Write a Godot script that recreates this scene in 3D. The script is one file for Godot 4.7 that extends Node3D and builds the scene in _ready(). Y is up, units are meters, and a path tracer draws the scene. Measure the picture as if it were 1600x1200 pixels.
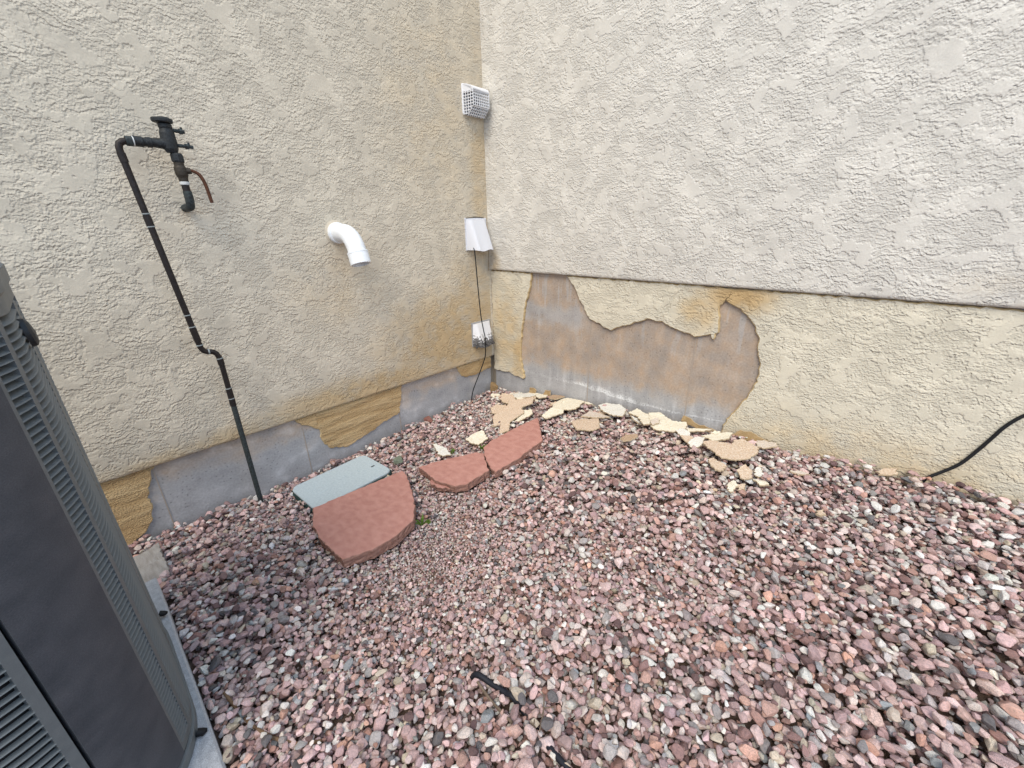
extends Node3D

const LEDGE_L := 0.229      # lower edge of the stucco on the left wall
const LEDGE_R := 0.765      # lower edge of the upper stucco on the right wall
const MM := 0.002           # metres per texel of the wall textures
const CELL := 0.004         # cell of the gravel's height grid
const GW := 800             # cells of that grid along x
const GH := 680             # and along z

var rng := RandomNumberGenerator.new()
var taken := {}
var hf := PackedFloat32Array()
var soft := FastNoiseLite.new()
var eye := Vector3(1.7825, 1.0, 1.7653)
var view := Basis.IDENTITY

# ---------------------------------------------------------------- small helpers

func numbered(called: String) -> String:
	var n: int = taken.get(called, 0)
	taken[called] = n + 1
	return called if n == 0 else "%s_%03d" % [called, n]

func thing(called: String, label: String, category: String, at := Vector3.ZERO, group := "") -> Node3D:
	var o := Node3D.new()
	o.name = numbered(called)
	o.position = at
	add_child(o)
	tag(o, label, category, group)
	return o

func tag(o: Node, label: String, category: String, group := "") -> void:
	o.set_meta("label", label)
	o.set_meta("category", category)
	if group != "":
		o.set_meta("group", group)

func put(called: String, m: Mesh, parent: Node, mat: Material = null) -> MeshInstance3D:
	var o := MeshInstance3D.new()
	o.name = numbered(called) if parent == self else called
	o.mesh = m
	if mat:
		o.material_override = mat
	parent.add_child(o, true)
	return o

func begin(flat := false) -> SurfaceTool:
	var st := SurfaceTool.new()
	st.begin(Mesh.PRIMITIVE_TRIANGLES)
	st.set_smooth_group(-1 if flat else 0)
	return st

func done(st: SurfaceTool) -> ArrayMesh:
	st.generate_normals()
	st.index()
	return st.commit()

func tri(st: SurfaceTool, a: Vector3, b: Vector3, c: Vector3) -> void:
	st.add_vertex(a)
	st.add_vertex(b)
	st.add_vertex(c)

func quad(st: SurfaceTool, a: Vector3, b: Vector3, c: Vector3, d: Vector3) -> void:
	tri(st, a, b, c)
	tri(st, a, c, d)

func v3(a: Array) -> Array[Vector3]:
	var out: Array[Vector3] = []
	for k in range(0, a.size(), 3):
		out.append(Vector3(a[k], a[k + 1], a[k + 2]))
	return out

func v2(a: Array) -> PackedVector2Array:
	var out := PackedVector2Array()
	for k in range(0, a.size(), 2):
		out.append(Vector2(a[k], a[k + 1]))
	return out

func smooth_path(pts: Array[Vector3], n: int) -> Array[Vector3]:
	var out: Array[Vector3] = []
	for i in pts.size() - 1:
		var a := pts[maxi(i - 1, 0)]
		var d := pts[mini(i + 2, pts.size() - 1)]
		for k in n:
			out.append(pts[i].cubic_interpolate(pts[i + 1], a, d, float(k) / n))
	out.append(pts[-1])
	return out

# a tube along points; radius is one number or one per point
func tube(st: SurfaceTool, pts: Array[Vector3], radius: Variant, segs := 12, caps := true) -> void:
	var t := (pts[1] - pts[0]).normalized()
	var u := t.cross(Vector3.UP if absf(t.y) < 0.9 else Vector3.RIGHT).normalized()
	var rings := []
	for i in pts.size():
		var nt := t
		if i < pts.size() - 1:
			nt = (pts[i + 1] - pts[i]).normalized()
		if i > 0 and i < pts.size() - 1:
			nt = ((pts[i + 1] - pts[i]).normalized() + (pts[i] - pts[i - 1]).normalized()).normalized()
		u = (u - nt * u.dot(nt)).normalized()
		t = nt
		var w := t.cross(u)
		var r: float = radius[i] if radius is Array else radius
		var ring := PackedVector3Array()
		for k in segs:
			var a := TAU * k / segs
			ring.append(pts[i] + (u * cos(a) + w * sin(a)) * r)
		rings.append(ring)
	st.set_smooth_group(0)
	for i in rings.size() - 1:
		for k in segs:
			var j := (k + 1) % segs
			quad(st, rings[i][k], rings[i + 1][k], rings[i + 1][j], rings[i][j])
	if caps:
		st.set_smooth_group(-1)
		for e in [0, rings.size() - 1]:
			for k in segs:
				var j := (k + 1) % segs
				if e == 0:
					tri(st, pts[e], rings[e][k], rings[e][j])
				else:
					tri(st, pts[e], rings[e][j], rings[e][k])

# a body of revolution: profile of (radius, height along axis)
func lathe(st: SurfaceTool, at: Vector3, axis: Vector3, profile: Array, segs := 16, flat := false) -> void:
	var w := axis.normalized()
	var u := w.cross(Vector3.UP if absf(w.y) < 0.9 else Vector3.RIGHT).normalized()
	var v := w.cross(u)
	st.set_smooth_group(-1 if flat else 0)
	for i in profile.size() - 1:
		var p: Vector2 = profile[i]
		var q: Vector2 = profile[i + 1]
		if not flat:
			st.set_smooth_group(i + 1)
		for k in segs:
			var a := TAU * k / segs
			var b := TAU * (k + 1) / segs
			var da := u * cos(a) + v * sin(a)
			var db := u * cos(b) + v * sin(b)
			var p0 := at + w * p.y + da * p.x
			var p1 := at + w * p.y + db * p.x
			var q0 := at + w * q.y + da * q.x
			var q1 := at + w * q.y + db * q.x
			if p.x > 0.0:
				tri(st, p0, q1, p1)
			if q.x > 0.0:
				tri(st, p0, q0, q1)

func inset(pts: PackedVector2Array, by: float) -> PackedVector2Array:
	var out := PackedVector2Array()
	var n := pts.size()
	var turn := -1.0 if Geometry2D.is_polygon_clockwise(pts) else 1.0
	for i in n:
		var d1 := (pts[i] - pts[(i + n - 1) % n]).normalized()
		var d2 := (pts[(i + 1) % n] - pts[i]).normalized()
		var nrm := (Vector2(-d1.y, d1.x) + Vector2(-d2.y, d2.x)).normalized() * turn
		out.append(pts[i] + nrm * by / maxf(0.5, nrm.dot(Vector2(-d2.y, d2.x) * turn)))
	return out

# an outline (x, z) raised from y0 to y1 with chamfered rims
func prism(st: SurfaceTool, pts: PackedVector2Array, y0: float, y1: float, bevel := 0.0, xf := Transform3D.IDENTITY, smooth_sides := false) -> void:
	var rings := []
	var spec := [[y0, bevel], [y0 + bevel, 0.0], [y1 - bevel, 0.0], [y1, bevel]] if bevel > 0.0 else [[y0, 0.0], [y1, 0.0]]
	for s in spec:
		var ring: PackedVector2Array = inset(pts, s[1]) if s[1] > 0.0 else pts
		var r3 := PackedVector3Array()
		for p in ring:
			r3.append(xf * Vector3(p.x, s[0], p.y))
		rings.append(r3)
	var n := pts.size()
	for i in rings.size() - 1:
		st.set_smooth_group(i + 1 if smooth_sides else -1)
		for k in n:
			var j := (k + 1) % n
			quad(st, rings[i][k], rings[i + 1][k], rings[i + 1][j], rings[i][j])
	var cap := Geometry2D.triangulate_polygon(pts)
	st.set_smooth_group(-1)
	for k in range(0, cap.size(), 3):
		tri(st, rings[0][cap[k]], rings[0][cap[k + 1]], rings[0][cap[k + 2]])
		tri(st, rings[-1][cap[k]], rings[-1][cap[k + 2]], rings[-1][cap[k + 1]])

func box(st: SurfaceTool, size: Vector3, bevel: float, xf: Transform3D) -> void:
	var h := size / 2.0
	prism(st, v2([-h.x, -h.z, h.x, -h.z, h.x, h.z, -h.x, h.z]), -h.y, h.y, bevel, xf)

func at(p: Vector3, basis := Basis.IDENTITY) -> Transform3D:
	return Transform3D(basis, p)

# a basis whose y axis runs along the given direction
func along(d: Vector3) -> Basis:
	var y := d.normalized()
	var x := y.cross(Vector3.UP if absf(y.y) < 0.9 else Vector3.BACK).normalized()
	return Basis(x, y, x.cross(y))

func lerp_at(x: float, xs: Array, ys: Array) -> float:
	if x <= xs[0]:
		return ys[0]
	for i in xs.size() - 1:
		if x <= xs[i + 1]:
			return lerpf(ys[i], ys[i + 1], (x - xs[i]) / (xs[i + 1] - xs[i]))
	return ys[-1]

# height of the gravel's nominal surface
func ground(x: float, z: float) -> float:
	var a := lerp_at(x, [0.0, 0.5, 1.02, 1.567, 1.95, 2.3, 3.2], [0.0, 0.06, 0.112, 0.152, 0.176, 0.2, 0.24])
	var b := lerp_at(z, [0.0, 0.387, 0.823, 1.386, 1.84], [0.0, -0.012, -0.043, -0.055, -0.035])
	return a + b

func mat(color: Color, rough := 0.8, metal := 0.0) -> StandardMaterial3D:
	var m := StandardMaterial3D.new()
	m.albedo_color = color
	m.roughness = rough
	m.metallic = metal
	m.metallic_specular = 0.4
	return m

func c8(r: int, g: int, b: int) -> Color:
	return Color8(r, g, b)

func noise_bytes(w: int, h: int, sd: int, freq: float, oct := 4, stretch := Vector2(1, 1), kind := FastNoiseLite.TYPE_SIMPLEX_SMOOTH) -> PackedByteArray:
	var n := FastNoiseLite.new()
	n.noise_type = kind
	n.seed = sd
	n.frequency = freq
	n.fractal_octaves = oct
	n.fractal_type = FastNoiseLite.FRACTAL_FBM if oct > 1 else FastNoiseLite.FRACTAL_NONE
	var im := n.get_image(maxi(8, int(w / stretch.x)), maxi(8, int(h / stretch.y)))
	if stretch != Vector2(1, 1):
		im.resize(w, h, Image.INTERPOLATE_CUBIC)
	im.convert(Image.FORMAT_L8)
	return im.get_data()

func tex(w: int, h: int, bytes: PackedByteArray, format := Image.FORMAT_RGB8) -> ImageTexture:
	return ImageTexture.create_from_image(Image.create_from_data(w, h, false, format, bytes))

# a general grain: mottled colour between two tones, with specks, and a relief to match
func grain(sd: int, a: Color, b: Color, freq: float, speck := 0.0, stretch := Vector2(1, 1), size := 512) -> Array:
	var n1 := noise_bytes(size, size, sd, freq, 5, stretch)
	var n2 := noise_bytes(size, size, sd + 7, 0.35, 1)
	var rgb := PackedByteArray()
	rgb.resize(size * size * 3)
	var hh := PackedByteArray()
	hh.resize(size * size)
	var i := 0
	for k in size * size:
		var t := n1[k] / 255.0
		var s := (n2[k] / 255.0 - 0.5) * speck
		var c := a.lerp(b, t)
		rgb[i] = clampi(int(c.r * 255.0 * (1.0 + s)), 0, 255)
		rgb[i + 1] = clampi(int(c.g * 255.0 * (1.0 + s)), 0, 255)
		rgb[i + 2] = clampi(int(c.b * 255.0 * (1.0 + s)), 0, 255)
		hh[k] = clampi(int(170.0 * t + 85.0 * n2[k] / 255.0), 0, 255)
		i += 3
	return [tex(size, size, rgb), tex(size, size, hh, Image.FORMAT_L8)]

func textured(maps: Array, rough: float, relief: float, scale := 1.0, tri_planar := false) -> StandardMaterial3D:
	var m := mat(Color.WHITE, rough)
	m.albedo_texture = maps[0]
	m.uv1_scale = Vector3.ONE * scale
	m.uv1_triplanar = tri_planar
	if relief > 0.0:
		m.heightmap_enabled = true
		m.heightmap_texture = maps[1]
		m.heightmap_scale = relief
	return m

# ---------------------------------------------------------------- stucco and concrete

# blobs: [along, up, radius along, radius up, strength] in metres: where water has stained the stucco
func stucco(w: int, h: int, sd: int, y_base: float, blobs: Array, base: Color, stain: Color) -> StandardMaterial3D:
	var n1 := noise_bytes(w, h, sd, 0.017, 4, Vector2(1.3, 1))
	var n2 := noise_bytes(w, h, sd + 1, 0.17, 3)
	var n3 := noise_bytes(w, h, sd + 2, 0.014, 3)
	var n4 := noise_bytes(w, h, sd + 3, 0.05, 4, Vector2(1.6, 1))
	var n5 := noise_bytes(w, h, sd + 4, 0.02, 3)
	var n6 := noise_bytes(w, h, sd + 5, 0.42, 2)
	var n7 := noise_bytes(w, h, sd + 6, 0.012, 5)
	var lw := w / 16
	var lh := h / 16
	var low := Image.create_empty(lw, lh, false, Image.FORMAT_L8)
	for y in lh:
		for x in lw:
			var p := Vector2(x * 16 * MM, y_base + (lh - 1 - y) * 16 * MM)
			var s := 0.0
			for b in blobs:
				var d := Vector2((p.x - b[0]) / b[2], (p.y - b[1]) / b[3]).length()
				s = maxf(s, b[4] * smoothstep(1.0, 0.2, d))
			low.set_pixel(x, y, Color(s, s, s))
	low.resize(w, h, Image.INTERPOLATE_CUBIC)
	var mask := low.get_data()
	var rgb := PackedByteArray()
	rgb.resize(w * h * 3)
	var hb := PackedByteArray()
	hb.resize(w * h)
	var br := base.r * 255.0
	var bg := base.g * 255.0
	var bb := base.b * 255.0
	var sr := stain.r * 255.0
	var sg := stain.g * 255.0
	var sb := stain.b * 255.0
	var i := 0
	for y in h:
		var ym := (h - 1 - y) * MM
		var p1 := ym / 0.043
		var p2 := ym / 0.0145
		for x in w:
			var k := y * w + x
			var a := n3[k] * 0.00392
			var warp := n7[k] * 0.0118
			var p := p1 + n1[k] * 0.0115 + n2[k] * 0.0028 + warp
			var led := 1.0 - (p - floorf(p))
			var h1 := led
			var m1 := clampf((a - 0.38) * 6.0, 0.0, 1.0)
			var q := p2 + n4[k] * 0.0085 + n2[k] * 0.0032
			var led2 := 1.0 - (q - floorf(q))
			var m2 := clampf((0.6 - n5[k] * 0.00392) * 6.0, 0.0, 1.0)
			var flat := clampf((n5[k] * 0.00392 + (n2[k] * 0.00392 - 0.5) * 0.3 + (n4[k] * 0.00392 - 0.5) * 0.35 - 0.56) * 22.0, 0.0, 1.0)
			var sand := n6[k] * 0.00392
			var high := h1 * m1
			var hgt := high * 0.42 + led2 * m2 * 0.26 + sand * (0.3 - 0.14 * high)
			hgt = lerpf(hgt, 0.46 + 0.04 * sand + 0.12 * high, flat * 0.9)
			hb[k] = int(hgt * 250.0)
			var tone := 0.925 + 0.03 * high + 0.018 * flat + 0.09 * (n7[k] * 0.00392 - 0.5) + 0.08 * (sand - 0.5) + 0.05 * (n4[k] * 0.00392 - 0.5)
			var s := mask[k] * 0.00392
			s *= clampf(0.35 + (n7[k] * 0.00392 - 0.5 + s * 0.6) * 1.3 + (n4[k] * 0.00392 - 0.5) * 0.6, 0.0, 1.0)
			rgb[i] = clampi(int((br + (sr - br) * s) * tone), 0, 255)
			rgb[i + 1] = clampi(int((bg + (sg - bg) * s) * tone), 0, 255)
			rgb[i + 2] = clampi(int((bb + (sb - bb) * s) * tone), 0, 255)
			i += 3
	return textured([tex(w, h, rgb), tex(w, h, hb, Image.FORMAT_L8)], 0.93, 0.8)

# poured concrete: grey with brown mortar stain and a line of white salts
func concrete(w: int, h: int, sd: int, y_base: float, mm: float, right: bool) -> StandardMaterial3D:
	var n1 := noise_bytes(w, h, sd, 0.02, 5)
	var streak := noise_bytes(w, h, sd + 1, 0.05, 3, Vector2(1, 9) if right else Vector2(7, 1))
	var fine := noise_bytes(w, h, sd + 2, 0.3, 2)
	var blotch := noise_bytes(w, h, sd + 3, 0.05, 5)
	var rgb := PackedByteArray()
	rgb.resize(w * h * 3)
	var hb := PackedByteArray()
	hb.resize(w * h)
	var grey := Vector3(180, 180, 182)
	var brown := Vector3(182, 161, 141)
	var white := Vector3(222, 224, 226)
	for y in h:
		var ym := y_base + (h - 1 - y) * mm
		for x in w:
			var k := y * w + x
			var xm := x * mm
			var a := n1[k] / 255.0
			var s := streak[k] / 255.0
			var f := fine[k] / 255.0
			var b := 0.0
			var e := 0.0
			if right:
				b = smoothstep(0.19, 0.3, ym + (a - 0.5) * 0.12) * (0.5 + 0.7 * (s * 0.5 + a * 0.5))
				b *= 1.0 - 0.75 * smoothstep(0.07, 0.02, absf(ym - 0.545 + (a - 0.5) * 0.08)) * smoothstep(0.75, 0.55, xm)
				b *= 1.0 - 0.6 * smoothstep(0.6, 0.75, s) * smoothstep(0.3, 0.6, ym)
				var ye := lerp_at(xm, [0.39, 0.7, 0.86, 1.0, 1.19, 1.38], [0.175, 0.178, 0.162, 0.164, 0.175, 0.192]) + (a - 0.5) * 0.02
				var d := ym - ye
				var wide := lerp_at(xm, [0.6, 0.75, 0.95, 1.05, 1.2], [0.022, 0.04, 0.036, 0.012, 0.008])
				e = (smoothstep(-0.006, 0.0, d) * smoothstep(wide, 0.0, d)) * clampf(s * 1.6 - 0.15, 0.0, 1.0)
				e *= clampf(f * 2.2 - 0.2, 0.0, 1.0) * 2.4
				e *= lerp_at(xm, [0.2, 0.55, 0.7, 1.0, 1.1, 1.4], [0.1, 0.3, 1.0, 0.95, 0.6, 0.5])
				e = maxf(e, 0.35 * smoothstep(0.1, 0.0, absf(d)) * smoothstep(0.5, 0.75, s) * smoothstep(0.2, 0.5, xm))
			else:
				b = smoothstep(0.08, 0.2, ym + (a - 0.5) * 0.16) * (0.3 + 0.7 * s)
				e = 0.3 * smoothstep(0.6, 0.85, a) * smoothstep(0.3, 0.7, s)
			b *= 0.8 + 0.24 * clampf((blotch[k] / 255.0 - 0.36) * 3.0, 0.0, 1.0)
			var c := grey.lerp(brown, clampf(b, 0.0, 1.0)).lerp(white, clampf(e, 0.0, 1.0))
			c *= (0.86 + 0.16 * a + 0.08 * (s - 0.5) + 0.14 * (f - 0.5)) * (0.76 if f < 0.13 and a < 0.48 else 1.0)
			rgb[k * 3] = clampi(int(c.x), 0, 255)
			rgb[k * 3 + 1] = clampi(int(c.y), 0, 255)
			rgb[k * 3 + 2] = clampi(int(c.z), 0, 255)
			hb[k] = clampi(int(60.0 * a + 150.0 * f - (90.0 if f < 0.13 else 0.0)), 0, 255)
	return textured([tex(w, h, rgb), tex(w, h, hb, Image.FORMAT_L8)], 0.9, 0.12)

# a sheet of stucco on a wall: along_x says whether it runs along x (right wall) or z (left wall); rounded and slightly wavy lower lip
func stucco_sheet(along_x: bool, length: float, y0: float, y1: float, depth: float, tw: float, th: float, ty: float) -> ArrayMesh:
	var st := begin()
	var prof := [Vector2(-depth, 0.0), Vector2(-0.009, -0.001), Vector2(-0.004, 0.001), Vector2(-0.001, 0.006), Vector2(0.0, 0.013), Vector2(0.0, 0.3), Vector2(0.0, 0.9), Vector2(0.0, y1 - y0)]
	var n := int(length / 0.02)
	for i in n:
		for k in prof.size() - 1:
			var c := []
			for d in [[0, 0], [1, 0], [1, 1], [0, 1]]:
				var s: float = -0.028 + (i + d[0]) * length / n
				var p: Vector2 = prof[k + d[1]]
				var wob := soft.get_noise_2d(s * 900.0, 40.0 if along_x else 90.0) * 0.0016 * clampf(1.0 - p.y / 0.1, 0.0, 1.0)
				var y := y0 + p.y + wob
				c.append([Vector3(s, y, p.x) if along_x else Vector3(p.x, y, s), Vector2(s / tw, 1.0 - (y + (p.x if k < 2 else 0.0) - ty) / th)])
			var order := [0, 1, 2, 0, 2, 3] if not along_x else [0, 2, 1, 0, 3, 2]
			for o in order:
				st.set_uv(c[o][1])
				st.add_vertex(c[o][0])
	return done(st)

# ---------------------------------------------------------------- broken plates: flakes, slabs and skins of stucco

# outline in (x, z) of the plate's own frame, top at y = thick. o: step, rag, cell, rough, curl, uv (scale), uvo (offset), bottom, bevel, sides
func plate(outline: PackedVector2Array, thick: float, sd: int, o := {}) -> ArrayMesh:
	var step: float = o.get("step", 0.012)
	var rag: float = o.get("rag", 0.003)
	var cell: float = o.get("cell", 0.02)
	var rough: float = o.get("rough", 0.001)
	var curl: float = o.get("curl", 0.0)
	var uvs: Vector2 = o.get("uv", Vector2.ONE)
	var uvo: Vector2 = o.get("uvo", Vector2.ZERO)
	var bevel: float = o.get("bevel", 0.0015)
	var rows: int = o.get("sides", 1)
	var wag: float = o.get("wag", 30.0)
	var n := FastNoiseLite.new()
	n.seed = sd
	n.frequency = 1.0
	n.fractal_octaves = 3
	var r := RandomNumberGenerator.new()
	r.seed = sd
	if Geometry2D.is_polygon_clockwise(outline):
		outline.reverse()
	var rim := PackedVector2Array()
	for i in outline.size():
		var a := outline[i]
		var b := outline[(i + 1) % outline.size()]
		var parts := maxi(1, int(ceil(a.distance_to(b) / step)))
		var side := (b - a).orthogonal().normalized()
		for k in parts:
			var p := a.lerp(b, float(k) / parts)
			rim.append(p + side * rag * 2.0 * n.get_noise_2d(p.x * wag, p.y * wag) + Vector2(r.randf() - 0.5, r.randf() - 0.5) * rag * 0.25)
	var top := inset(rim, bevel)
	var all := top.duplicate()
	var lo := rim[0]
	var hi := rim[0]
	for p in rim:
		lo = lo.min(p)
		hi = hi.max(p)
	var nx := int((hi.x - lo.x) / cell) + 1
	var ny := int((hi.y - lo.y) / cell) + 1
	for iy in ny:
		for ix in nx:
			var p := lo + Vector2(ix + 0.5 + r.randf_range(-0.3, 0.3), iy + 0.5 + r.randf_range(-0.3, 0.3)) * cell
			if not Geometry2D.is_point_in_polygon(p, top):
				continue
			var near := false
			for q in top:
				if q.distance_squared_to(p) < cell * cell * 0.3:
					near = true
					break
			if not near:
				all.append(p)
	var mid := (lo + hi) / 2.0
	var reach := maxf(0.02, (hi - lo).length() / 2.0)
	var lift := func(p: Vector2) -> float:
		return rough * n.get_noise_2d(p.x * 16.0 + 7.0, p.y * 16.0) * 2.0 + curl * (p - mid).length_squared() / (reach * reach)
	var d := Geometry2D.triangulate_delaunay(all)
	var am := ArrayMesh.new()
	var st := begin()
	var st2 := begin(true)
	for k in range(0, d.size(), 3):
		var a := all[d[k]]
		var b := all[d[k + 1]]
		var c := all[d[k + 2]]
		if not Geometry2D.is_point_in_polygon((a + b + c) / 3.0, top):
			continue
		if (b - a).cross(c - a) < 0.0:
			var t := b
			b = c
			c = t
		for p in [a, b, c]:
			st.set_uv(p * uvs + uvo)
			st.add_vertex(Vector3(p.x, thick + lift.call(p), p.y))
		if o.get("bottom", true):
			for p in [a, c, b]:
				st2.set_uv(p * uvs + uvo)
				st2.add_vertex(Vector3(p.x, lift.call(p) * 0.6, p.y))
	var rings := []
	rings.append([])
	for i in top.size():
		rings[0].append(Vector3(top[i].x, thick + lift.call(top[i]), top[i].y))
	for row in rows + 1:
		var f := 1.0 - float(row) / rows
		rings.append([])
		for i in rim.size():
			var p := rim[i]
			if rows > 1:
				p += (p - mid).normalized() * (rag * 1.2 * n.get_noise_3d(p.x * 60.0, f * 3.0, p.y * 60.0) - (1.0 - f) * rag * 0.6)
			rings[-1].append(Vector3(p.x, (thick - bevel) * f + lift.call(rim[i]) * (0.6 + 0.4 * f), p.y))
	for q in rings.size() - 1:
		for i in rim.size():
			var j := (i + 1) % rim.size()
			var v: Array = [rings[q][i], rings[q][j], rings[q + 1][j], rings[q + 1][i]]
			for e in [0, 1, 2, 0, 2, 3]:
				st2.set_uv(Vector2(v[e].x + v[e].z, v[e].y + v[e].z * 0.3) * uvs + uvo)
				st2.add_vertex(v[e])
	st.generate_normals()
	st.commit(am)
	st2.generate_normals()
	st2.commit(am)
	return am

func plated(called: String, m: ArrayMesh, parent: Node, face: Material, edge: Material) -> MeshInstance3D:
	var o := put(called, m, parent)
	o.set_surface_override_material(0, face)
	o.set_surface_override_material(1, edge)
	return o

# ---------------------------------------------------------------- gravel

func rock(sd: int) -> ArrayMesh:
	var r := RandomNumberGenerator.new()
	r.seed = sd
	var g := (1.0 + sqrt(5.0)) / 2.0
	var vs: Array[Vector3] = []
	for p in [Vector3(-1, g, 0), Vector3(1, g, 0), Vector3(-1, -g, 0), Vector3(1, -g, 0), Vector3(0, -1, g), Vector3(0, 1, g), Vector3(0, -1, -g), Vector3(0, 1, -g), Vector3(g, 0, -1), Vector3(g, 0, 1), Vector3(-g, 0, -1), Vector3(-g, 0, 1)]:
		vs.append(p.normalized())
	var fs := [[0, 11, 5], [0, 5, 1], [0, 1, 7], [0, 7, 10], [0, 10, 11], [1, 5, 9], [5, 11, 4], [11, 10, 2], [10, 7, 6], [7, 1, 8], [3, 9, 4], [3, 4, 2], [3, 2, 6], [3, 6, 8], [3, 8, 9], [4, 9, 5], [2, 4, 11], [6, 2, 10], [8, 6, 7], [9, 8, 1]]
	for level in 2:
		var cut := {}
		var out := []
		for f in fs:
			var m := []
			for e in [[0, 1], [1, 2], [2, 0]]:
				var key := Vector2i(mini(f[e[0]], f[e[1]]), maxi(f[e[0]], f[e[1]]))
				if not cut.has(key):
					cut[key] = vs.size()
					vs.append(((vs[key.x] + vs[key.y]) / 2.0).normalized())
				m.append(cut[key])
			out.append_array([[f[0], m[0], m[2]], [f[1], m[1], m[0]], [f[2], m[2], m[1]], m])
		fs = out
	var n := FastNoiseLite.new()
	n.seed = sd
	n.frequency = 0.9
	var pos: Array[Vector3] = []
	for v in vs:
		pos.append(v * (1.0 + 0.22 * n.get_noise_3dv(v * 1.3)))
	for k in r.randi_range(10, 15):          # broken faces
		var d := Vector3(r.randfn(), r.randfn(), r.randfn()).normalized()
		var lim := r.randf_range(0.5, 0.84)
		for i in pos.size():
			var over := pos[i].dot(d) - lim
			if over > 0.0:
				pos[i] -= d * over * 0.97
	for i in pos.size():
		pos[i] *= 1.0 + 0.025 * n.get_noise_3dv(vs[i] * 5.0)
	var nr: Array[Vector3] = []
	nr.resize(pos.size())
	nr.fill(Vector3.ZERO)
	for f in fs:
		var c := (pos[f[1]] - pos[f[0]]).cross(pos[f[2]] - pos[f[0]])
		for e in f:
			nr[e] += c
	var st := SurfaceTool.new()
	st.begin(Mesh.PRIMITIVE_TRIANGLES)
	for f in fs:
		var fn := (pos[f[1]] - pos[f[0]]).cross(pos[f[2]] - pos[f[0]]).normalized()
		for e in [f[0], f[2], f[1]]:
			var v := vs[e]
			st.set_uv(Vector2(v.x, v.z))
			st.set_normal((nr[e].normalized() * 0.5 + fn).normalized())
			st.add_vertex(pos[e])
	st.index()
	return st.commit()

func speckle(sd: int, strong: float) -> ImageTexture:
	var n := 256
	var a := noise_bytes(n, n, sd, 0.03, 4)
	var b := noise_bytes(n, n, sd + 1, 0.16, 3)
	var c := noise_bytes(n, n, sd + 2, 0.25, 2)
	var rgb := PackedByteArray()
	rgb.resize(n * n * 3)
	for k in n * n:
		var t := 0.86 + 0.3 * (a[k] / 255.0 - 0.5) + strong * 0.55 * (c[k] / 255.0 - 0.5)
		if b[k] > 158:
			t = lerpf(t, 1.0, strong)
		elif b[k] < 78:
			t *= 1.0 - 0.45 * strong
		var warm := (a[k] / 255.0 - 0.5) * 0.07
		rgb[k * 3] = clampi(int(t * 255.0 * (1.0 + warm)), 0, 255)
		rgb[k * 3 + 1] = clampi(int(t * 255.0), 0, 255)
		rgb[k * 3 + 2] = clampi(int(t * 255.0 * (1.0 - warm * 0.6)), 0, 255)
	return tex(n, n, rgb)

# [share, colour]: the kinds of stone in the bed
var kinds := [
	[20, Color8(210, 178, 175)], [16, Color8(227, 199, 194)], [12, Color8(188, 159, 159)], [7, Color8(194, 186, 184)], [9, Color8(226, 211, 203)],
	[7, Color8(160, 127, 123)], [6, Color8(234, 228, 222)], [6, Color8(204, 166, 154)], [4, Color8(166, 159, 158)], [4, Color8(206, 192, 174)],
	[4, Color8(120, 96, 95)], [1, Color8(216, 170, 152)], [3, Color8(116, 111, 112)], [2, Color8(174, 134, 122)], [1, Color8(158, 160, 162)], [2, Color8(238, 234, 228)]]

func pick_kind() -> int:
	var total := 0
	for k in kinds:
		total += k[0]
	var x := rng.randi() % total
	for i in kinds.size():
		x -= kinds[i][0]
		if x < 0:
			return i
	return 0

func top_of(p: Vector2) -> float:      # the gravel's real top at a place
	var i := clampi(int((p.x + 0.03) / CELL), 0, GW - 1)
	var j := clampi(int((p.y + 0.03) / CELL), 0, GH - 1)
	return ground(p.x, p.y) + hf[j * GW + i]

func rest_height(outline: PackedVector2Array, share := 0.85) -> float:
	var hs := []
	var lo := outline[0]
	var hi := outline[0]
	for p in outline:
		lo = lo.min(p)
		hi = hi.max(p)
	for a in 14:
		for b in 14:
			var p := lo + (hi - lo) * Vector2((a + 0.5) / 14.0, (b + 0.5) / 14.0)
			if Geometry2D.is_point_in_polygon(p, outline):
				hs.append(top_of(p))
	if hs.is_empty():
		return top_of((lo + hi) / 2.0)
	hs.sort()
	return hs[int(hs.size() * share)]

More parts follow.
